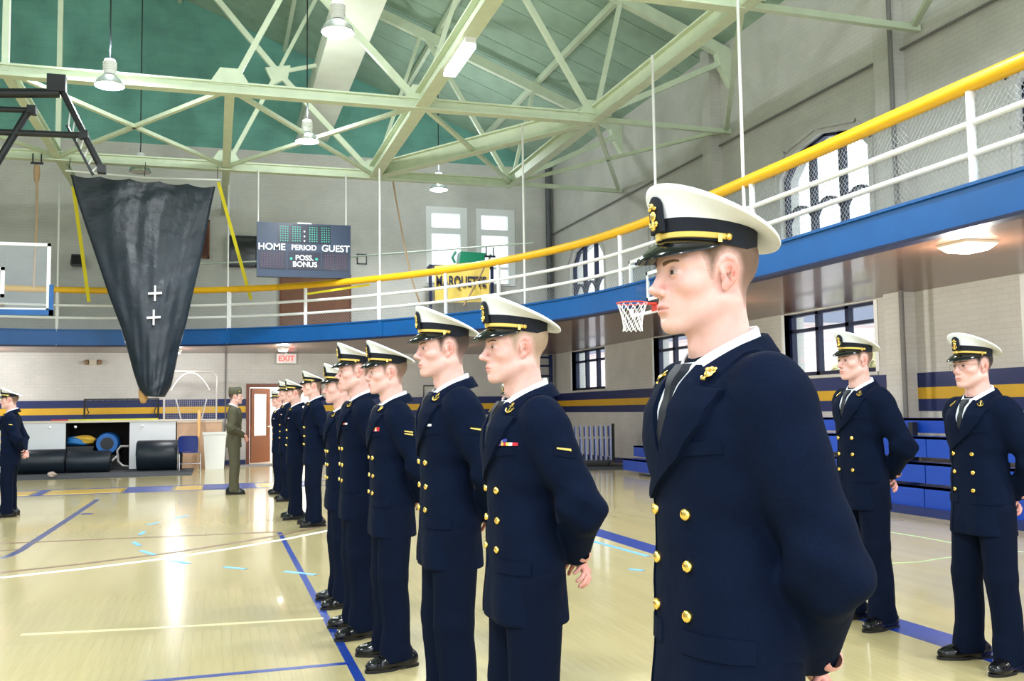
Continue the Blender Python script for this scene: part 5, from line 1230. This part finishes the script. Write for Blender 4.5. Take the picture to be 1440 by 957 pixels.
# ------------------------------------------------------------------ outside: brick house and a tree past the lower windows
hs = empty('brick_house', (24, 41.2, -1), 0, 'pale brick house with white window trim outside the lower windows', 'house')
M_BR = surf_mat('house_brick', srgb(226, 200, 194), srgb(218, 190, 184), srgb(232, 220, 216), (1, 2), .5, .16, mortar=.02, rough=.9)
MB().box(0, 6, -5, 30, 0, 6.0).build('house_wall', M_BR, hs); MB().prism([(-.4, 6), (6.4, 6), (3, 9)], -5.4, 30.4, 'y').build('house_roof', mat('slate', srgb(130, 134, 150), rough=.8), hs)
for y in (-3.5, 0, 3.5, 7, 10.5, 14, 17.5, 21, 24.5): MB().box(-.03, .05, y-.5, y+.5, 1.5, 3.6).build('house_window', mat('house_pane', srgb(120, 140, 165), rough=.2), hs)

def tree(x, y, z0, h, r, label):
    t = empty('garden_tree', (x, y, z0), 0, label, 'tree'); rs = np.random.RandomState(4); MB().tube([(0, 0, 0), (.1, .05, h*.45), (0, .1, h*.8)], [.18, .13, .05], 8).build('trunk', mat('bark', srgb(150, 130, 112), rough=.9), t)
    mb = MB()
    for k in range(900):
        d = rs.normal(size=3); d /= np.linalg.norm(d); p = d*r*rs.rand()**.4*np.array((1, 1, .8))+np.array((0, 0, h*.75)); a = rs.normal(size=3); a /= np.linalg.norm(a); b = np.cross(a, d); b /= np.linalg.norm(b)+1e-6
        s = .13+.08*rs.rand(); mb.add([p-a*s, p+b*s*.5, p+a*s, p-b*s*.5], [(0, 1, 2, 3)])
    tag(mb.build('foliage', mat('pale_leaves', srgb(214, 206, 160), rough=.8), t, fix=False), kind='stuff')
tree(16.5, 21.3, -1, 4.0, 1.1, 'pale leafy tree outside the lower window behind the officers')
M_SKIN = mat('skin', attr='col', rough=.48, noise=.05, nscale=60, bump=.08, bscale=900)
MATS['skin'].node_tree.nodes['Principled BSDF'].inputs['Subsurface Weight'].default_value = .12
MATS['skin'].node_tree.nodes['Principled BSDF'].inputs['Subsurface Radius'].default_value = (.012, .005, .003)
M_HAIR = mat('hair', attr='col', rough=.7, noise=.28, nscale=700, bump=.35, bscale=1500)
M_NAVY = mat('navy_wool', (.0024, .0066, .0225), rough=.85, noise=.22, nscale=260, bump=.40, bscale=16, sheen=.0, spec=.10)
M_NAVY2 = mat('navy_wool_dark', (.0021, .0056, .0185), rough=.82, noise=.2, nscale=260, bump=.30, bscale=14, sheen=.0, spec=.10)
M_OLIVE = mat('olive_wool', srgb(74, 72, 55), rough=.85, noise=.15, nscale=200, bump=.1, bscale=1200)
M_WHITE_CLOTH = mat('white_cover', (.86, .885, .93), rough=.6, noise=.03, nscale=40, bump=.05, bscale=900)
M_SHIRT = mat('white_shirt', (.80, .84, .90), rough=.7, bump=.05, bscale=900)
M_TIE = mat('black_tie', (.006, .008, .016), rough=.6)
M_PATENT = mat('patent_black', (.003, .003, .004), rough=.14, coat=.35, spec=.35)
M_SHOE = mat('shoe_leather', (.004, .004, .006), rough=.16, coat=.25, bump=.08, bscale=90, spec=.35)
M_SOLE = mat('shoe_sole', (.010, .010, .010), rough=.5)
M_BAND = mat('cap_mohair', (.006, .009, .018), rough=.85, bump=.4, bscale=1600)
M_GOLD = mat('gold_metal', srgb(250, 214, 120), rough=.22, metal=1.0)
M_BRAID = mat('gold_braid', srgb(247, 214, 112), rough=.42, metal=.25, bump=.5, bscale=1500)
M_EYE = mat('eye', attr='col', rough=.08, coat=.6)
M_BROW = mat('eyebrow', srgb(105, 78, 60), rough=.8)
M_RIB = {c: mat('ribbon_'+c, srgb(*v), rough=.6) for c, v in dict(red=(205, 40, 60), white=(235, 235, 240), blue=(60, 70, 160), yellow=(240, 205, 90), purple=(120, 60, 150), grey=(150, 155, 165)).items()}

HS = 1.06
HC = (.024, 0, 1.672)          # eye-level centre of the head in the body frame
def shift(V, o): return np.asarray(V)*HS + np.array(o)
def mk(name, VF, material, smooth=True, ang=40):
    me = mesh(name, *VF); bm = bmesh.new(); bm.from_mesh(me); bmesh.ops.recalc_face_normals(bm, faces=bm.faces); bm.to_mesh(me); bm.free()
    if smooth:
        me.polygons.foreach_set('use_smooth', np.ones(len(me.polygons), bool)); me.set_sharp_from_angle(angle=math.radians(ang))
    me.materials.append(material); return me
K = {}          # shared meshes of the figures
def join_np(parts):
    V = []; Fq = []; n = 0
    for v, f in parts: V.append(v); Fq.append(f+n); n += len(v)
    return np.concatenate(V), np.concatenate(Fq)

HEADS = {'a': dict(), 'b': dict(nose=1.35, jaw=1.08, brow=1.15), 'c': dict(nose=.9, flat=1.0, jaw=1.04, brow=.8)}
HEADMESH = {}
for k_, kw in HEADS.items():
    HEADMESH[k_] = sdf_mesh(head_fn(**kw), (-.13, 0, -.25), (.135, .105, .13), .0022, mirror=True, it=1)
# coarse core that joins the head, arms and legs under the clothes
def core_fn(arm):
    def fn(P):
        Q = P.copy(); Q[..., 1] = np.abs(Q[..., 1])
        d = torso(P, -.022); d = np.maximum(np.maximum(d, P[..., 2]-1.49), .84-P[..., 2])
        d = smin(d, cone(Q, arm['sh'], arm['el'], .045, .038), .03); d = smin(d, cone(Q, arm['el'], arm['wr'], .038, .028), .02)
        d = smin(d, cone(Q, (0, .09, .85), (.01, .125, .5), .075, .052), .03); d = smin(d, cone(Q, (.01, .125, .5), (-.01, .15, .09), .052, .038), .02)
        return d
    return fn
def hands(arm, style):
    w = np.array(arm['wr']); out = []
    if style != 'front':
        specs = [((w[0]-.012, w[1]-.012, w[2]-.012), (-.05, -.95, -.18), (.5, .1, -.8), (-1, 0, -.3)), ((w[0]-.030, -w[1]+.012, w[2]-.030), (-.15, .88, -.30), (.6, .1, -.6), (-1, 0, -.2))]
    else:
        specs = [((w[0]+.010, w[1]-.010, w[2]-.006), (.35, -.8, -.35), (-.7, -.2, -.6), (.3, 0, 1)), ((w[0]+.028, -w[1]+.010, w[2]-.02), (.30, .8, -.35), (-.7, .2, -.6), (.3, 0, 1))]
    for s in specs:
        c = np.array(s[0]) + np.array(s[1])/np.linalg.norm(s[1])*.08
        out.append(sdf_mesh(hand_fn(*s), c-.15, c+.15, .0035, it=1))
    return out
for style, arm in (('back', ARM_BACK), ('low', ARM_LOW), ('front', ARM_FRONT)):
    core = sdf_mesh(core_fn(arm), (-.30, 0, .04), (.27, .36, 1.53), .015, mirror=True, it=1); hs = hands(arm, style)
    for k_, (hv, hf) in HEADMESH.items():
        if style != 'back' and k_ != 'a': continue
        V, Fq = join_np([(shift(hv, HC), hf), core] + hs)
        col = np.tile(SKIN, (len(V), 1)); col[:len(hv)] = head_colors(hv)
        hsN = sum(len(h[0]) for h in hs); col[-hsN:] = SKIN*np.array((1.0, .80, .78))
        me = np_mesh('body', V, Fq, col); me.materials.append(M_SKIN); K['body_'+style+'_'+k_] = me
    # garments
    jf = jacket_fn(arm, hem=.80 if style == 'front' else .725, belt=style == 'front')
    V, Fq = sdf_mesh(jf, (-.30, 0, .70), (.27, .40, 1.55), .0065, mirror=True, it=2)
    K['jacket_'+style] = np_mesh('jacket', V, Fq); K['jacket_'+style].materials.append(M_OLIVE if style == 'front' else M_NAVY)
    K['proj_'+style] = Projector(V, Fq)
V, Fq = sdf_mesh(trousers_fn, (-.20, 0, .02), (.22, .30, 1.12), .0075, mirror=True, it=2)
K['trousers'] = np_mesh('trousers', V, Fq); K['trousers'].materials.append(M_NAVY2)
K['trousers_olive'] = K['trousers'].copy(); K['trousers_olive'].materials.clear(); K['trousers_olive'].materials.append(M_OLIVE)
V, Fq = sdf_mesh(shoe_fn, (-.16, -.07, 0), (.20, .07, .16), .0045, it=2)
K['shoe'] = np_mesh('shoe', V, Fq); K['shoe'].materials.append(M_SHOE)
SHOE_BVH = BVHTree.FromPolygons([tuple(map(float, v)) for v in V], [tuple(map(int, f)) for f in Fq])
s_ = sole_mesh(); K['sole'] = mk('sole', (s_.v, s_.f), M_SOLE)
mb = MB()
for i in range(4):
    x = .028 + .014*i; pts = []
    for y in np.linspace(-.021, .021, 7):
        p, n, _, _ = SHOE_BVH.ray_cast(Vector((x+.006*(y/.02), y, .3)), Vector((0, 0, -1))); pts.append((p.x, p.y, p.z+.001) if p else (x, y, .08))
    mb.tube(pts, .0022, 6)
K['lace'] = mk('lace', (mb.v, mb.f), M_SOLE)
# eyes, brows
def eye_mesh(sign, iris):
    V, Fc = [], []; n, m = 24, 16; c = np.array((.0785, .0315*sign, -.001))
    for i in range(m+1):
        a = math.pi*i/m
        for k in range(n):
            b = 2*math.pi*k/n; V.append(c + .0123*np.array((math.cos(a), math.sin(a)*math.cos(b), math.sin(a)*math.sin(b))))
    Fq = np.array([(i*n+k, i*n+(k+1) % n, (i+1)*n+(k+1) % n, (i+1)*n+k) for i in range(m) for k in range(n)])
    V = np.array(V); ang = np.degrees(np.arccos(np.clip((V-c)[:, 0]/.0123, -1, 1)))
    col = np.where(ang[:, None] < 18, np.array((.01, .01, .01)), np.where(ang[:, None] < 44, np.array(iris), np.array((.42, .38, .37))))
    me = np_mesh('eye', shift(V, HC), Fq, col); me.materials.append(M_EYE); return me
for s_, n_ in ((1, 'l'), (-1, 'r')): K['eye_'+n_] = eye_mesh(s_, (.05, .032, .018))
def brow_mesh(hv, hf, sgn):
    bv = BVHTree.FromPolygons([tuple(v) for v in hv], [tuple(map(int, f)) for f in hf]); mb = MB(); top = []; n = 9
    rows = []
    for t in np.linspace(0, 1, n):
        y = (.013+.038*t)*sgn; z = .0165+.006*math.sin(t*2.3)-.002*t; w = .0042*(1-.55*t)
        row = []
        for dz in (-w, 0, w):
            p, nn, _, _ = bv.ray_cast(Vector((.2, y, z+dz)), Vector((-1, 0, 0))); q = np.array(p) if p else np.array((.07, y, z+dz))
            row.append(q + np.array((.0012 if dz == 0 else .0002, 0, 0)))
        rows.append(row)
    return loft(rows, closed=False)
K['brow_l'] = mk('eyebrow', (shift(brow_mesh(*HEADMESH['a'], 1)[0], HC), brow_mesh(*HEADMESH['a'], 1)[1]), M_BROW)
K['brow_r'] = mk('eyebrow', (shift(brow_mesh(*HEADMESH['a'], -1)[0], HC), brow_mesh(*HEADMESH['a'], -1)[1]), M_BROW)
HAIRS = {'brown': (srgb(112, 88, 72), .0028), 'blond': (srgb(176, 152, 128), .0022), 'dark': (srgb(62, 48, 42), .0042), 'black': (srgb(40, 34, 34), .0035)}
_hv, _hf = sdf_mesh(hair_fn(), (-.135, 0, -.12), (.11, .10, .13), .0032, mirror=True, it=1)
for n_, (c_, t_) in HAIRS.items():
    me = np_mesh('hair', shift(_hv, HC), _hf, hair_colors(_hv, c_, SKIN)); me.materials.append(M_HAIR); K['hair_'+n_] = me
# cap
CAPM = dict(cap_crown=M_WHITE_CLOTH, cap_band=M_BAND, visor=M_PATENT, chin_strap=M_BRAID, strap_button_l=M_GOLD, strap_button_r=M_GOLD, strap_knot=M_BRAID, badge_mount=M_BAND, badge=M_GOLD)
for n_, (V, Fc) in make_cap_meshes().items(): K[n_] = mk(n_, (shift(V, HC), Fc), CAPM[n_], ang=50 if n_ != 'cap_crown' else 80)
# collars
NC = lambda z: (-.006 - .12*(z-1.50))           # centre of the neck at height z
def ring_strip(prof, a0, a1, n=41):
    rows = []
    for pr in prof:
        R_ = []
        for k in range(n):
            a = a0+(a1-a0)*k/(n-1); r, z = pr(a); R_.append((NC(z)+r*math.cos(a), r*.97*math.sin(a), z))
        rows.append(R_)
    return loft(rows, closed=False)
def zc_top(a): return 1.468 + .094*((1-math.cos(a))/2)**.55
pt = lambda a: math.exp(-((abs(a)-.42)/.22)**2)
K['shirt_collar'] = mk('shirt_collar', ring_strip([lambda a: (0.0720, zc_top(a)-.03), lambda a: (0.0730, zc_top(a)), lambda a: (0.0755, zc_top(a)+.002), lambda a: (0.0790, zc_top(a)-.002), lambda a: (0.0845+.006*pt(a), zc_top(a)-.018-.020*pt(a)),
            lambda a: (0.0885+.020*pt(a), zc_top(a)-.030-.046*pt(a))], .07, 2*math.pi-.07, 61), M_SHIRT)
def jacket_collar(proj):
    def surf(x, y):
        p, n, i, t = proj.bvh.ray_cast(Vector((x, y, 1.8)), Vector((0, 0, -1))); return p.z if p else 0
    a0 = math.radians(34); n = 61; prof = [(.0875, -.030, 0), (.0895, -.014, 0), (.092, -.010, 0), (.097, -.011, .25), (.105, -.022, .6), (.113, -.036, 1), (.121, -.048, 1), (.122, -.054, 1)]
    rows = []
    for j, (r, dz, w) in enumerate(prof):
        R_ = []
        for k in range(n):
            a = a0+(2*math.pi-2*a0)*k/(n-1); fr = max(0, math.cos(a)); zt = zc_top(a) - .0035 - .012*fr**2
            rr = r*(1+.10*fr*(j > 3)); x = NC(zt)+rr*math.cos(a); y = rr*math.sin(a); z = zt+dz*(1+.5*fr)
            if j > 2: z = max(z, surf(x, y)+(.007 if j < 7 else -.004))
            R_.append((x, y, z))
        rows.append(R_)
    return loft(rows, closed=False)
for style in ('back', 'front'):
    pr = K['proj_'+style]; wool = M_NAVY if style == 'back' else M_OLIVE
    K['collar_'+style] = mk('collar', jacket_collar(pr), wool, ang=60)
    K['shirt_front_'+style] = mk('shirt_front', pr.patch([(-.052, 1.485), (.052, 1.485), (.034, 1.38), (.004, 1.275), (-.004, 1.275), (-.034, 1.38)], 'front', .001, .002), M_SHIRT)
    K['tie_'+style] = mk('tie', pr.patch([(-.017, 1.482), (.017, 1.482), (.021, 1.466), (.012, 1.437), (.024, 1.30), (.004, 1.275), (-.004, 1.275), (-.024, 1.30), (-.012, 1.437), (-.021, 1.466)], 'front', .004, .004, lift=lambda u, v: .018*float(sm01(np.array(v), 1.40, 1.47))), M_TIE)
PB = K['proj_back']
def lapel_poly(s):
    if s > 0: return [(.050, 1.478), (.078, 1.452), (.092, 1.432), (.150, 1.424), (.130, 1.358), (.070, 1.288), (-.078, 1.196), (-.096, 1.200), (0, 1.288), (.034, 1.375)]
    return [(-.050, 1.478), (-.078, 1.452), (-.092, 1.432), (-.150, 1.424), (-.130, 1.358), (-.075, 1.258), (-.045, 1.235), (0, 1.288), (-.034, 1.375)]
roll = lambda u, v: .004+.005*sm01(np.array(v), 1.15, 1.30)
K['lapel_l'] = mk('lapel', PB.patch(lapel_poly(1), 'front', .004, .004, lift=roll), M_NAVY, ang=60)
K['lapel_r'] = mk('lapel', PB.patch(lapel_poly(-1), 'front', .002, .003, lift=roll), M_NAVY, ang=60)
PFp = K['proj_front']
K['olive_lapel_l'] = mk('lapel', PFp.patch([(y, z) for y, z in ((.050, 1.478), (.078, 1.452), (.112, 1.440), (.098, 1.38), (.0, 1.24), (.0, 1.26), (.034, 1.375))], 'front', .004, .004), M_OLIVE)
K['olive_lapel_r'] = mk('lapel', PFp.patch([(-y, z) for y, z in ((.050, 1.478), (.078, 1.452), (.112, 1.440), (.098, 1.38), (.0, 1.24), (.0, 1.26), (.034, 1.375))], 'front', .004, .004), M_OLIVE)
K['front_edge'] = mk('front_edge', PB.patch([(-.100, 1.20), (-.094, 1.20), (-.094, .74), (-.100, .74)], 'front', .0015, .0025, step=.02), M_NAVY)
K['pocket_chest'] = mk('pocket_welt', PB.patch([(.076, 1.318), (.158, 1.326), (.158, 1.300), (.076, 1.292)], 'front', .001, .0035), M_NAVY)
K['pocket_l'] = mk('pocket_flap', PB.patch([(-.055, .945), (.105, .945), (.105, .900), (-.055, .900)], 'l45', .001, .004, step=.016), M_NAVY)
def mir(me, name):
    m2 = me.copy(); co = np.zeros(len(m2.vertices)*3, f32); m2.vertices.foreach_get('co', co); co = co.reshape(-1, 3); co[:, 1] *= -1
    m2.vertices.foreach_set('co', co.ravel()); m2.flip_normals(); m2.name = name; return m2
K['pocket_r'] = mir(K['pocket_l'], 'pocket_flap')
def button_at(u, v, r=.0125, proj=None):
    p, n, d = (proj or PB).hit(u, v, 'front'); mb = MB(); mb.lathe([(r*1.0, -.004), (r*1.02, .002), (r*.92, .005), (r*.75, .0068), (r*.72, .0058), (r*.45, .0078), (r*.1, .0085), (0, .0085)], 18, (0, 0, 0), 'x')
    q = Vector((1, 0, 0)).rotation_difference(n); V = [tuple(p + q @ Vector(v_) + n*.0035) for v_ in mb.v]
    return mk('button', (V, mb.f), M_GOLD)
K['buttons'] = [button_at(u, v) for v in (1.176, 1.073, .975) for u in (.068, -.068)]
K['olive_buttons'] = [button_at(0, v, .008, PFp) for v in (1.21, 1.12, 1.0, .92)]
def badge_on(shape, u, v, axis='front', scale=1.0, off=.006, proj=None):
    """small gold device: polylines swept as thin rods on the cloth"""
    p, n, d = (proj or PB).hit(u, v, axis); up = Vector((0, 0, 1)); side = up.cross(n).normalized(); up = n.cross(side)
    mb = MB(); P3 = lambda a, b, o=0: p + side*(a*scale) + up*(b*scale) + n*(off+o)
    for pts, r in shape[0]: mb.tube([P3(*q) for q in pts], r*scale, 6)
    for (a, b, r) in shape[1]:
        c = P3(a, b, .002); V2 = []; F2 = []
        for i in range(7):
            t = math.pi*i/6
            for k in range(10):
                e = 2*math.pi*k/10; V2.append(tuple(c + side*(r*scale*math.sin(t)*math.cos(e)) + up*(r*scale*math.sin(t)*math.sin(e)) + n*(r*.55*scale*math.cos(t))))
        F2 = [(i*10+k, i*10+(k+1) % 10, (i+1)*10+(k+1) % 10, (i+1)*10+k) for i in range(6) for k in range(10)]
        mb.add(V2, F2)
    return mk('collar_pin', (mb.v, mb.f), M_GOLD)
arc = [(-.013+0*i, 0) for i in range(1)]
ANCHOR = ([([(0, .015), (0, -.015)], .0024), ([(-.009, .009), (.009, .009)], .002), ([(.0145*math.sin(t), -.002-.0145*math.cos(t)) for t in np.linspace(-1.25, 1.25, 9)], .0026), ([(-.0165, .001), (-.0135, -.006), (-.009, -.004)], .0024), ([(.0165, .001), (.0135, -.006), (.009, -.004)], .0024),
           ([(.004*math.cos(t), .019+.004*math.sin(t)) for t in np.linspace(0, 6.3, 9)], .0016)], [])
GLOBE = ([([(-.010, -.012), (.010, .008)], .0022), ([(-.013, -.005), (-.011, -.013), (-.002, -.014)], .0022), ([(-.011, .010), (0, .013), (.011, .010)], .0026)], [(0, 0, .0095), (0, .0145, .0045), (-.008, .012, .0045), (.008, .012, .0045)])
for nm, shp in (('anchor', ANCHOR), ('globe', GLOBE)):
    K['pin_'+nm+'_l'] = badge_on(shp, .102, 1.447, off=.013, scale=1.1); K['pin_'+nm+'_r'] = badge_on(shp, -.102, 1.447, off=.013, scale=1.1)
def ribbon_row(cells, u0, v0, w, h, axis='front', off=.004):
    out = []
    for i, c in enumerate(cells):
        a = u0+i*w/len(cells); b = u0+(i+1)*w/len(cells)
        V, Fc = PB.patch([(a, v0), (b, v0), (b, v0+h), (a, v0+h)], axis, off, .002, step=.02); out.append((c, V, Fc))
    return out
RIB = {}
def ribbons(key):
    if key in RIB: return RIB[key]
    spec = {'three': [(['white', 'grey', 'blue', 'yellow', 'purple', 'yellow', 'red', 'yellow', 'white', 'red'], .068, 1.330, .100, .011), (['purple', 'white', 'blue'], .100, 1.342, .035, .011)],
            'one': [(['red', 'blue', 'white', 'white'], .092, 1.332, .036, .010)],
            'red': [(['white', 'blue', 'white', 'red', 'white', 'red'], .072, 1.330, .075, .011), (['red', 'red', 'yellow', 'red'], .090, 1.342, .056, .011)],
            'mix': [(['red', 'white', 'yellow', 'red', 'white'], .072, 1.330, .07, .011)]}[key]
    out = []
    for row in spec:
        for c, V, Fc in ribbon_row(*row): out.append(mk('ribbon', (V, Fc), M_RIB[c], smooth=False))
    RIB[key] = out; return out
def sleeve_marks(n):
    key = 'sleeve%d' % n
    if key in K: return K[key]
    pa = mk('sleeve_patch', PB.patch([(-.092, 1.287), (-.016, 1.301), (-.016, 1.347), (-.092, 1.333)], 'left', .0005, .002), M_NAVY2)
    bars = []
    for i in range(n):
        z = 1.317 + (i-(n-1)/2)*.014
        bars.append(mk('gold_bar', PB.patch([(-.074, z-.0045), (-.026, z+.0045), (-.026, z+.0125-.003), (-.074, z+.0045-.003+.002)], 'left', .003, .002), M_BRAID))
    K[key] = (pa, bars); return K[key]
# olive parts: belt and garrison cap
mb = MB(); ringB = []
for a in np.linspace(0, 2*math.pi, 48, endpoint=False):
    p, n, i, t = PFp.bvh.ray_cast(Vector((.6*math.cos(a), .6*math.sin(a), 1.06)), Vector((-math.cos(a), -math.sin(a), 0)))
    ringB.append((math.cos(a)*.118+.004*math.cos(a), math.sin(a)*.172, 1.06))
rows = [[(x*s, y*s, z+dz) for x, y, z in ringB] for s, dz in ((1.0, -.024), (1.03, -.022), (1.03, .022), (1.0, .024))]
K['belt'] = mk('belt', loft(rows), M_OLIVE)
rows = []; n = 40
for (w, z0, zp, L) in ((.081, .046, .046, .104), (.084, .075, .080, .107), (.078, .110, .120, .105), (.040, .140, .152, .100), (.004, .150, .165, .095)):
    rows.append([(-.010+L*math.cos(t), w*math.sin(t), z0+(zp-z0)*math.cos(t)**2) for t in np.linspace(0, 2*math.pi, n, endpoint=False)])
K['garrison'] = mk('cap', (shift(loft(rows, cap_end=True)[0], HC), loft(rows, cap_end=True)[1]), M_OLIVE, ang=70)
mb = MB()
for (a, b, r) in ((.0, .0, .010), (.004, .010, .005), (-.006, .008, .005)): mb.lathe([(r, 0), (r*.8, .003), (0, .005)], 12, (0, 0, 0), 'y')
K['garrison_badge'] = mk('cap_badge', ([(.055+v[0]*1.0, -.072-v[1]*-1.0*-1, .085+v[2]) for v in mb.v] if False else [(.062+HC[0]+v[0], -.0795-v[1], .092+HC[2]+v[2]) for v in mb.v], mb.f), M_GOLD)
# glasses
mb = MB()
for s_ in (-1, 1):
    mb.tube([(.100-.25*abs(.021*math.cos(t)*.35), s_*.033+.0215*math.cos(t), -.006+.0185*math.sin(t)) for t in np.linspace(0, 2*math.pi, 25)], .0009, 6)
    mb.tube([(.098, s_*.054, .002), (.085, s_*.068, .004), (.03, s_*.0755, .006), (-.014, s_*.077, .008), (-.025, s_*.075, -.006)], .0010, 6)
mb.tube([(.101, -.012, .002), (.106, 0, .005), (.101, .012, .002)], .0010, 6)
K['glasses'] = mk('eyeglasses', (shift(mb.v, HC), mb.f), mat('wire_frame', srgb(150, 135, 120), rough=.25, metal=1.0))
def part(name, me, parent, label=None):
    o = bpy.data.objects.new(name, me); COL.objects.link(o); o.parent = parent
    if label: o['label'] = label
    return o
def shoes(root, splay=14):
    for s_ in (1, -1):
        o = part('shoe', K['shoe'], root); o.location = (.012, s_*.155, 0); o.rotation_euler = (0, 0, math.radians(splay*s_))
        part('sole', K['sole'], o); part('lace', K['lace'], o)
def officer(loc, face_deg, label, height=1.80, width=1.0, head='a', hair='brown', pins='anchor', rib=None, stripes=0, specs=False, group=None, detail=True, arm='back'):
    """navy double-breasted dress uniform, white combination cap, hands behind the back; face_deg = heading of the face about z (180 looks along -x)"""
    root = empty('person', loc, math.radians(face_deg), label, 'person', group); s = height/1.80; root.scale = (s*width, s*width, s)
    b = part('body', K['body_'+arm+'_'+head], root)
    part('eye', K['eye_l'], b); part('eye', K['eye_r'], b); part('eyebrow', K['brow_l'], b); part('eyebrow', K['brow_r'], b)
    part('hair', K['hair_'+hair], b)
    j = part('jacket', K['jacket_'+arm], root)
    part('lapel', K['lapel_r'], j); part('lapel', K['lapel_l'], j); part('collar', K['collar_back'], j)
    for m in K['buttons']: part('button', m, j)
    if detail:
        part('front_edge', K['front_edge'], j)
        part('pocket_welt', K['pocket_chest'], j); part('pocket_flap', K['pocket_l'], j); part('pocket_flap', K['pocket_r'], j)
    part('collar_pin', K['pin_'+pins+'_l'], j, 'small gold collar pin'); part('collar_pin', K['pin_'+pins+'_r'], j, 'small gold collar pin')
    if rib:
        for m in ribbons(rib): part('ribbon', m, j)
    if stripes:
        pa, bars = sleeve_marks(stripes); part('sleeve_patch', pa, j)
        for m in bars: part('gold_bar', m, j)
    sh = part('shirt', K['shirt_front_back'], root); part('shirt_collar', K['shirt_collar'], sh); part('tie', K['tie_back'], root)
    part('trousers', K['trousers'], root); shoes(root)
    c = part('cap', K['cap_crown'], root, 'white combination cap')
    for n in ('cap_band', 'visor', 'chin_strap', 'strap_knot', 'strap_button_l', 'strap_button_r', 'badge_mount'): part(n[:12] if n.startswith('strap_b') else n, K[n], c)
    part('badge', K['badge'], c, 'gold cap badge')
    if specs: part('eyeglasses', K['glasses'], root)
    return root
def marine(loc, face_deg, label, height=1.8):
    root = empty('person', loc, math.radians(face_deg), label, 'person'); s = height/1.80; root.scale = (s, s, s)
    b = part('body', K['body_front_a'], root)
    part('eye', K['eye_l'], b); part('eye', K['eye_r'], b); part('eyebrow', K['brow_l'], b); part('eyebrow', K['brow_r'], b); part('hair', K['hair_dark'], b)
    j = part('jacket', K['jacket_front'], root)
    part('lapel', K['olive_lapel_r'], j); part('lapel', K['olive_lapel_l'], j); part('collar', K['collar_front'], j); part('belt', K['belt'], j)
    for m in K['olive_buttons']: part('button', m, j)
    sh = part('shirt', K['shirt_front_front'], root); part('shirt_collar', K['shirt_collar'], sh); part('tie', K['tie_front'], root)
    part('trousers', K['trousers_olive'], root); shoes(root, 8)
    c = part('cap', K['garrison'], root, 'olive garrison cap'); part('cap_badge', K['garrison_badge'], c)
    return root
# ------------------------------------------------------------------ the people
G1 = None
officer((1.015, 1.81, 0), 180, 'officer in navy dress coat with plain chest, globe collar pins and white cap', height=1.785, pins='globe', arm='low')
officer((.993, 3.095, 0), 180, 'officer with a wide two-row ribbon bar and one gold sleeve stripe', height=1.71, head='b', hair='blond', rib='three', stripes=1)
officer((.973, 4.09, 0), 180, 'officer with one tiny ribbon and one gold sleeve stripe', hair='dark', rib='one', stripes=1, height=1.775)
officer((.946, 5.37, 0), 180, 'officer with red ribbon rows and two gold sleeve stripes', rib='red', stripes=2, height=1.72, pins='globe')
officer((.879, 6.14, 0), 180, 'officer with three gold sleeve stripes and a single ribbon row', rib='mix', stripes=3, height=1.76, head='b')
officer((.89, 7.10, 0), 180, 'officer with plain chest next to the one with three sleeve stripes', height=1.68)
officer((1.17, 12.05, 0), 180, 'officer at the end of the distant rank farthest from the open door', height=1.83)
officer((1.02, 12.95, 0), 180, 'officer second from the open-floor end of the distant rank', height=1.76, rib='mix')
officer((1.10, 15.6, 0), 180, 'officer second from the man in olive in the distant rank', height=1.82, rib='mix')
officer((1.06, 17.0, 0), 180, 'officer of the distant rank standing right before the man in olive', height=1.72, rib='mix')
officer((-2.72, 14.9, 0), 180, 'officer standing alone in front of the white cupboard doors', height=1.73, stripes=1)
officer((3.95, 5.23, 0), 180, 'officer without glasses on the wide blue line before the bleachers', height=1.79)
officer((3.92, 4.20, 0), 180, 'officer wearing round wire glasses in front of the blue bleachers', head='c', hair='black', specs=True, height=1.70)
officer((4.10, 13.3, 0), 180, 'officer alone across the court, level with the side hoop', height=1.69)
marine((.32, 17.3, 0), 0, 'man in olive service uniform and garrison cap with hands joined in front', height=1.79)
